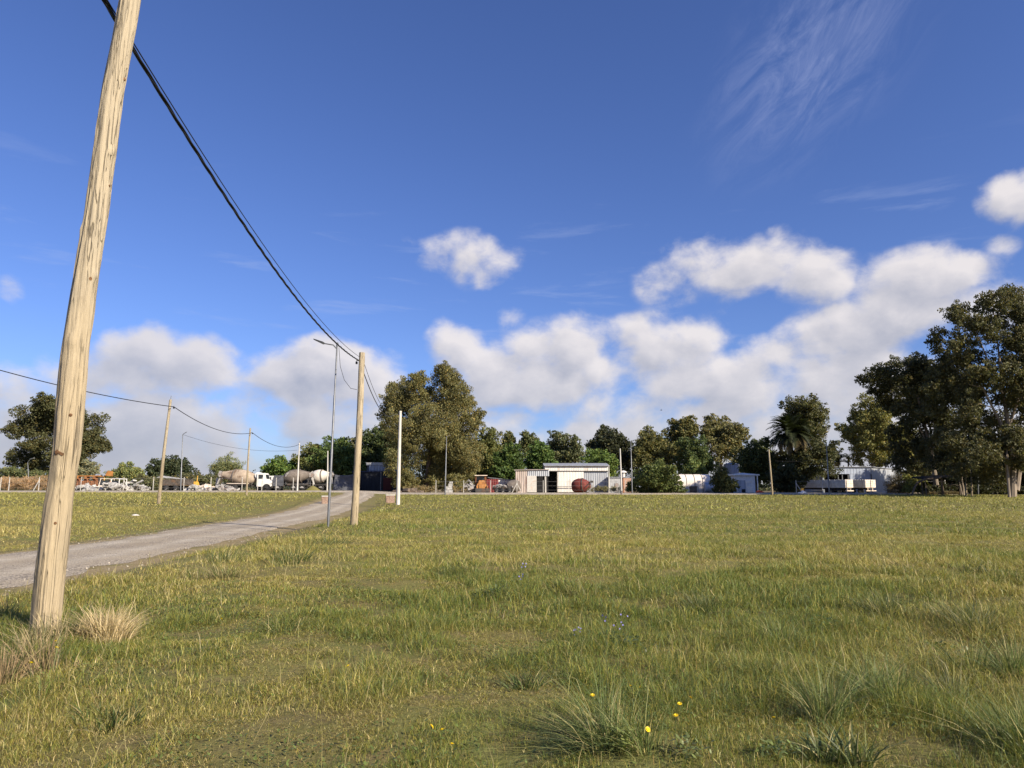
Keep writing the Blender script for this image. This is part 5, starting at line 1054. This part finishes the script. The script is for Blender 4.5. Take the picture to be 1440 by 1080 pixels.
for (x, y, dy) in [(1302, 674, .2), (1325, 672, .3), (1349, 671, .2), (1310, 674, 2.3), (1340, 672, 2.3)]:
    p = f(x, y, dy); MB().tube([(p.x+.05, p.y, -.1), (p.x, p.y, p.z)], .07, 6).build('post', M_BARK, o)
MB().tube([f(1338, 690), f(1336, 683), f(1333, 679)], .035, 5).tube([f(1336, 683), f(1340, 678)], .03, 5).build('broken_branch', M_BARK, o)
# dark sheds behind the upright pole
o = thing('dark_shed', 'dark navy boarded shed with a grey roof tucked under the trees by the road end', 'shed', at(530, 128)); k = .128
MB().b2(-4.4, 4.2, 0, 4, 0, 3.3).build('wall', M_NAVY, o)
MB().b2(-4.5, 4.3, -.25, 4.1, 3.3, 3.5).build('eave', mat('navy_edge', (.03, .04, .08), .6), o)
q = [(-2.2, 3.5), (3.9, 3.5), (3.9, 4.6), (3.7, 4.9), (-2.0, 4.9), (-2.2, 4.6)]
MB().prism(q, 1.5, 6).build('upper_storey', M_TARP, o); MB().corr(-2.3, 4.0, 4.55, 5.0, 1.35, .4, .04).build('roof_sheet', M_ZINC, o); MB().b2(-2.4, 4.1, 1.3, 6.1, 4.98, 5.06).build('roof', M_ZINC, o)
MB().corr(-1.8, 3.6, 3.6, 4.5, 1.42, .5, .05).build('wall_sheet', M_ZINCD, o)
MB().b2(1.1, 2.6, -.06, -.01, .1, 2.3).build('door', mat('dull_red', (.10, .025, .02), .8), o); MB().b2(.6, .75, -.2, -.05, 0, 3.3).build('post', M_SCRAPG, o)
o = thing('tarpaulin_shelter', 'dark sagging tarpaulin shelter left of the navy shed', 'tarpaulin', at(487, 124))
n = 9; vs = []; 
for i in range(n):
    for j in range(5):
        x = -1.9+3.9*i/(n-1); y = -1.5+3*j/4; e = abs(j-2)/2
        vs.append((x+.12*math.sin(j*3+i), y*(1+.1*math.sin(i)), (2.75+.25*i/(n-1)-.22*math.sin(math.pi*i/(n-1)))*(1 if e < .9 else .03)+.06*math.sin(i*2.1+j)))
fs = [(i*5+j, i*5+5+j, i*5+6+j, i*5+j+1) for i in range(n-1) for j in range(4)]
MB().add(vs, fs).build('sheet', M_TARP, o, True); MB().prism([(-1.8, 0), (2.0, 0), (2.0, 2.7), (-1.8, 2.4)], -1.0, 1.0).build('contents', M_TARP, o)
o = thing('earth_mound', 'small green mound of earth beside the road end', 'mound', at(440, 108))
rg = np.random.default_rng(2); gx_, gy_, Fm = grid(np.linspace(-1.6, 1.6, 21), np.linspace(-1.2, 1.2, 15)); rr = np.sqrt((gx_/1.5)**2+(gy_/1.1)**2)
npmesh('soil', np.stack([gx_, gy_, .95*np.clip(1-rr, -.1, 1)**1.0+.08*(vn(gx_+9, gy_+9, .3)-.5)], 1), Fm, np.full((len(gx_), 3), .0), M_SOIL, o)
# small things by the field edge
o = thing('white_bag', 'crumpled white plastic sack on the grass before the trailers', 'bag', at(1128, 101))
me = MB().lathe((0, 0, 0), (0, 0, 1), [(0, .5), (.12, .62), (.28, .45), (.42, .2), (.5, .08)], 12)
me.v = [(v[0]*(1+.3*math.sin(v[2]*19+v[0]*9)), v[1]*.7, v[2]*(1+.25*math.sin(v[0]*7))) for v in me.v]; me.build('sack', M_WHITE, o)
o = thing('yellow_bracket', 'yellow box on the leaning brace left of the trailers', 'box', at(1128, 104)+Vector((0, 0, .45)))
MB().box((0, 0, .2), (.35, .3, .4), 0, .3, 0).build('casing', M_YEL, o); MB().box((0, 0, -.15), (.12, .12, .6)).build('stake', M_CONC, o)
for (px_, py_, s, lab) in [(190, 725, .16, 'pale stone lying on the grass left of the gravel road'), (117, 690.6, .35, 'white stone at the foot of the far left fence'), (197, 692, .3, 'pale lump of rubble below the braced fence post'), (301, 722, .09, 'small pale stone near the road edge')]:
    p = hit(px_, py_) if py_ > 695 else at(px_, 108); o = thing('stone', lab, 'stone', p, 0, 'pale stones')
    mb = MB().lathe((0, 0, -.03), (0, 0, 1), [(0, s*.5), (s*.2, s), (s*.45, s*.8), (s*.65, s*.25)], 9); mb.v = [(v[0]*(1.4+.3*math.sin(v[1]*30)), v[1], v[2]) for v in mb.v]; mb.build('rock', M_CONC, o)
p = W(930, 577, 140); o = thing('bird', 'tiny dark bird in flight above the tall trees', 'bird', p)
MB().add([(-.28, 0, 0), (-.05, -.07, .02), (.25, 0, .03), (-.05, .07, .02), (0, -.55, .16), (-.15, -.5, .16), (0, .55, .16), (-.15, .5, .16), (-.05, 0, -.07)], [(0, 1, 8), (1, 2, 8), (2, 3, 8), (3, 0, 8), (0, 3, 2, 1), (1, 4, 5), (3, 7, 6), (1, 5, 4), (3, 6, 7)]).build('body', M_DARK, o)

# ------------------------------------------------------------------ tussocks, weeds and flowers in the foreground
def tuft(label, px_, py_, n, R, H, col, col2, splay=.5, w=.005, seed=0, name='grass_tuft', windx=-.15, cat='grass tuft', group='tall grass tufts'):
    rg = np.random.default_rng(seed+int(px_)); p = hit(px_, py_); o = thing(name, label, cat, p, 0, group)
    n = int(n*.85); a = rg.uniform(0, 2*np.pi, n); kc = rg.integers(0, 5, n); oc = rg.normal(0, .55*R, (5, 2)); r = .62*R*np.sqrt(rg.random(n)); x = np.cos(a)*r+oc[kc, 0]; y = np.sin(a)*r+oc[kc, 1]
    bend = rg.normal(0, .35, (5, 2)); hk = rg.uniform(.6, 1.1, 5)
    h = H*hk[kc]*rg.uniform(.3, 1.15, n); ln = splay*(.25+.9*r/(.62*R))*rg.uniform(.4, 1.7, n)*np.where(rg.random(n) < .08, 2.2, 1)
    sk = rg.random(n) < (.25 if R < .24 and n > 380 else 0); x = np.where(sk, x*1.55, x); y = np.where(sk, y*1.55, y); h = np.where(sk, h*.45, h)
    K = 5
    out = np.stack([np.cos(a+rg.normal(0, .5, n)), np.sin(a+rg.normal(0, .5, n))], 1)+np.array([windx, 0])+bend[kc]
    fa = rg.uniform(0, 2*np.pi, n); wv = w*rg.uniform(.6, 1.4, n)
    zb = ground(p.x+x, p.y+y)-p.z-.02; rows = []
    for k in range(K):
        f = k/(K-1); ox = out[:, 0]*ln*h*f**1.7; oy = out[:, 1]*ln*h*f**1.7; hz = h*(f-.28*np.clip(ln, 0, 1.4)*f**2.5)
        ww = wv*(1-f**2)+.0003
        for s in (-1, 1): rows.append(np.stack([x+ox+np.cos(fa)*ww*s/2, y+oy+np.sin(fa)*ww*s/2, zb+hz], 1))
    Vt = np.stack(rows, 1); idx = np.arange(n*2*K).reshape(n, 2*K)
    Ft = np.concatenate([idx[:, [2*k, 2*k+1, 2*k+3, 2*k+2]] for k in range(K-1)])
    mixv = rg.random((n, 1)) < .3; deadv = rg.random((n, 1)) < .10
    colr = np.where(deadv, STRAW, np.where(mixv, np.array(col2), np.array(col)))*rg.uniform(.6, 1.4, (n, 1))
    npmesh('blades', Vt.reshape(-1, 3), Ft, np.repeat(colr, 2*K, 0), M_GRASS, o); return o
BG = (.135, .18, .062); BG2 = (.25, .25, .09); ST = (.60, .48, .28); ST2 = (.32, .24, .125); GR = (.10, .14, .035); GR2 = (.20, .20, .06)
tuft('dry straw coloured grass tuft standing right of the near pole', 160, 893, 1500, .22, .44, ST, ST2, .8, .006)
tuft('tall dry reddish straw clump against the foot of the near pole, at the left edge', 22, 952, 800, .22, .44, (.34, .25, .14), (.12, .13, .05), .5, .006)
tuft('mixed green and straw clump wrapped round the base of the near pole', 68, 905, 600, .20, .36, (.15, .15, .06), ST, .5, .006)
tuft('green clump left of the near pole beside the road', 12, 868, 500, .25, .30, GR, GR2, .6, .006)
tuft('dark green clump between the near pole and the dry tuft', 115, 885, 420, .16, .17, (.05, .075, .022), GR, .8, .007)
tuft('biggest rush tuft, arching blue green blades at the bottom centre', 862, 1042, 1000, .19, .50, BG, BG2, .85, .0042, windx=-.3)
tuft('short broad bladed green tuft left of the biggest rush tuft', 735, 968, 260, .16, .20, (.075, .11, .032), GR2, .9, .009)
tuft('small upright green tuft at the bottom, left of centre', 580, 960, 200, .12, .16, GR2, GR, .6, .007)
tuft('bright yellowish fountain of long grass in the middle distance', 812, 846, 220, .20, .42, (.17, .18, .05), (.25, .22, .08), .7, .009)
tuft('tall blue green rush tuft right of centre, before the dark hollow', 1165, 1010, 620, .16, .46, BG, BG2, .7, .0045)
tuft('broad bladed dark tuft cut by the bottom edge, right of centre', 1185, 1078, 260, .16, .26, (.085, .115, .04), (.14, .16, .06), .8, .011)
tuft('slim rush tuft above the bare earth patch at right', 1240, 985, 430, .14, .40, BG, BG2, .5, .0045)
tuft('greyish arching tuft right of the bare earth patch', 1325, 982, 520, .17, .36, (.12, .13, .075), BG2, 1.1, .0045)
tuft('tall dense rush clump leaning in from the lower right edge', 1437, 1065, 1100, .26, .62, BG, BG2, .6, .0045)
tuft('upright rush clump at the right edge, behind the lower one', 1425, 955, 700, .24, .48, BG, BG2, .6, .005)
tuft('bushy rush tuft at mid right, left of the yellow weed', 1092, 905, 620, .22, .34, BG, GR2, .6, .005)
tuft('feathery tuft at mid right, behind the lone yellow flower', 1220, 860, 520, .26, .36, (.10, .125, .05), GR2, .7, .006)
tuft('loose tuft below the middle of the right edge', 1345, 880, 600, .30, .36, (.10, .125, .06), BG2, .8, .006)
tuft('green tuft near the flower at the lower left edge of the tall grass area', 985, 860, 480, .26, .30, (.085, .115, .04), GR2, .7, .006)
tuft('yellow green tuft in front of the two dark hollows', 1075, 955, 360, .16, .24, (.13, .15, .045), GR, .7, .006)
tuft('broad bladed clump near the lower left corner', 150, 1015, 240, .20, .20, (.07, .10, .03), GR2, 1.0, .011)
tuft('thin green tuft in the lower left, above the broad bladed clump', 395, 885, 320, .20, .20, GR, GR2, .9, .006)
tuft('tall dry grass patch beyond the road verge', 310, 812, 420, .40, .40, (.25, .21, .10), GR, .7, .009)
tuft('deep green long grass under the road bank', 375, 790, 520, .7, .42, (.065, .10, .03), GR2, .7, .010)
tuft('olive long grass on the bank nearer the lamp', 430, 765, 420, .8, .34, (.07, .105, .03), GR2, .7, .012)
tuft('tall green patch in the middle of the field', 655, 808, 420, .5, .26, (.08, .12, .035), GR2, .7, .008)
tuft('dark green patch at the far right of the field', 1415, 810, 420, .5, .26, (.055, .08, .025), GR, .9, .009)

M_PETAL = mat('yellow_petal', (.80, .58, .02), .5, vary=.08); M_BLUE = mat('violet_petal', (.20, .19, .40), .6, vary=.15); M_STEM = mat('green_stem', (.07, .10, .03), .7)
def flower(label, px_, py_, h=.20, s=.018, seed=0):
    rg = random.Random(int(px_)*3+int(py_)); 
    p = hit(px_, py_)                                     # where the flower head shows; the stem foot stands a little nearer
    q = p.lerp(Vector((0, 0, EYE)), h/EYE); q.z = gz(q.x, q.y)
    o = thing('yellow_flower', label, 'flower', q, rg.uniform(0, 6), 'yellow wild flowers')
    top = Vector((rg.uniform(-.01, .01), rg.uniform(-.01, .01), h)); MB().tube([(0, 0, -.02), top*.5+Vector((.008, 0, 0)), top], .0016, 5).build('stem', M_STEM, o)
    mb = MB(); tilt = Matrix.Rotation(rg.uniform(.2, 1.0), 3, Vector((rg.uniform(-1, 1), rg.uniform(-1, 1), 0)).normalized())
    for ring, (rr_, el) in enumerate(((1, .25), (.7, .7))):
        for k in range(11):
            a = 2*math.pi*k/11+ring*.3; d = Vector((math.cos(a)*math.cos(el), math.sin(a)*math.cos(el), math.sin(el)))*s*rr_; sd_ = Vector((-math.sin(a), math.cos(a), 0))*s*.24
            mb.add([top, top+tilt @ (d*.6+sd_), top+tilt @ d, top+tilt @ (d*.6-sd_)], [(0, 1, 2, 3)])
    mb.build('petals', M_PETAL, o)
for (x, y, lab) in [(833, 984, 'in front of the biggest rush tuft'), (886, 971, 'just right of the biggest rush tuft'), (899, 973, 'tiny one right beside another, right of the biggest rush tuft'), (972, 989, 'topmost of a loose group right of the biggest rush tuft'), (957, 1000, 'second from the top of the loose group right of the rush tuft'), (951, 1014, 'third from the top of the loose group right of the rush tuft'), (909, 1024, 'lowest of the loose group, above the pale leafy weed'),
                    (605, 1017, 'left one of a close pair at bottom centre'), (620, 1020, 'right one of a close pair at bottom centre'), (633, 1046, 'single one below the close pair at bottom centre'), (1234, 887, 'alone amid the tall grass at mid right'), (1087, 1018, 'alone beside the dark hollow at lower right'), (1426, 982, 'among the rush clump at the right edge'),
                    (78, 895, 'at the very foot of the near pole'), (78, 921, 'below the foot of the near pole, brightest of three'), (45, 938, 'on the dry clump at the left edge'), (312, 868, 'alone in the grass right of the dry straw tuft'), (489, 930, 'beside a dull patch left of bottom centre')]:
    flower('small yellow flower ' + lab, x, y)
def chicory(label, px_, py_, n, H, seed, s=.016):
    rg = random.Random(seed); p = hit(px_, py_); o = thing('wild_flower', label, 'wild flower', p, 0, 'violet blue wild flowers'); st = MB(); bl = MB()
    for k in range(n):
        a = rg.uniform(0, 6.3); L = rg.uniform(.5, 1.0)*H; d = Vector((math.cos(a)*.45*L, math.sin(a)*.45*L, L)); st.tube([(0, 0, -.02), d*.5+Vector((rg.uniform(-.02, .02), 0, .02)), d], .0022, 4)
        for j in range(1):
            c = d*(1-.2*j)+Vector((rg.uniform(-.02, .02), rg.uniform(-.02, .02), 0)); nv = Vector((rg.uniform(-1, 1), -1, rg.uniform(0, 1))).normalized(); u = nv.orthogonal().normalized(); v = nv.cross(u)
            for m_ in range(8):
                t0 = 2*math.pi*m_/8; dd_ = (u*math.cos(t0)+v*math.sin(t0))*s; sd_ = (-u*math.sin(t0)+v*math.cos(t0))*s*.3
                bl.add([c, c+dd_*.6+sd_, c+dd_+nv*.004, c+dd_*.6-sd_], [(0, 1, 2, 3)])
    st.build('stems', M_STEM, o); bl.build('petals', M_BLUE, o)
chicory('tallest violet blue wild flower plant behind the biggest rush tuft', 866, 905, 9, .30, 1, .012)
chicory('violet blue wild flower plant left of the tallest one', 810, 905, 6, .16, 2, .011)
chicory('small violet blue wild flowers in the middle distance, upper', 735, 806, 5, .2, 3, .016)
chicory('small violet blue wild flowers in the middle distance, lower', 733, 824, 4, .18, 4, .015)
M_WEED = leafmat('weed_leaf', .3, .45, .5)
def weed(label, px_, py_, n, R, H, col, seed, L=.035):
    rg = np.random.default_rng(seed); p = hit(px_, py_); o = thing('leafy_weed', label, 'weed', p, 0, 'low leafy weeds')
    Pw = np.stack([rg.normal(0, R*.5, n), rg.normal(0, R*.5, n), rg.uniform(.1, 1, n)*H], 1); Pw[:, 2] += ground(p.x+Pw[:, 0], p.y+Pw[:, 1])-p.z
    d = rg.normal(0, 1, (n, 3)); d[:, 2] = np.abs(d[:, 2])*.5+.2; d /= np.linalg.norm(d, axis=1, keepdims=True); s_ = np.cross(d, [0, 0, 1.]); s_ /= np.linalg.norm(s_, axis=1, keepdims=True)
    l_ = (L*rg.uniform(.6, 1.3, n))[:, None]
    Vw = np.stack([Pw, Pw+d*l_*.35-s_*l_*.24, Pw+d*l_*.75-s_*l_*.20, Pw+d*l_, Pw+d*l_*.75+s_*l_*.20, Pw+d*l_*.35+s_*l_*.24], 1).reshape(-1, 3)
    npmesh('leaves', Vw, np.arange(6*n).reshape(n, 6), np.repeat(np.array(col)*rg.uniform(.7, 1.3, (n, 1)), 6, 0), M_WEED, o)
weed('pale yellow green leafy weed at the foot of the biggest rush tuft', 882, 1056, 160, .11, .12, (.26, .30, .09), 1)
weed('leafy weed at the bottom edge, right of the pale yellow one', 968, 1066, 110, .11, .10, (.15, .18, .06), 2)
weed('green leafy weed patch in the shade of the tall grass at mid right', 1150, 885, 220, .26, .12, (.11, .16, .045), 3, .04)
weed('yellowish leafy weed patch near the right edge', 1330, 925, 260, .3, .13, (.15, .17, .05), 4, .035)
weed('dark leafy weed around the violet blue flowers', 880, 912, 240, .3, .12, (.07, .10, .035), 5, .04)
weed('bright leafy weed in the bottom edge, right of the dark hollow', 1095, 1070, 120, .12, .1, (.16, .2, .06), 6)
weed('dark leafy rosette in the mid field left of centre', 690, 838, 120, .22, .1, (.055, .08, .028), 7, .05)
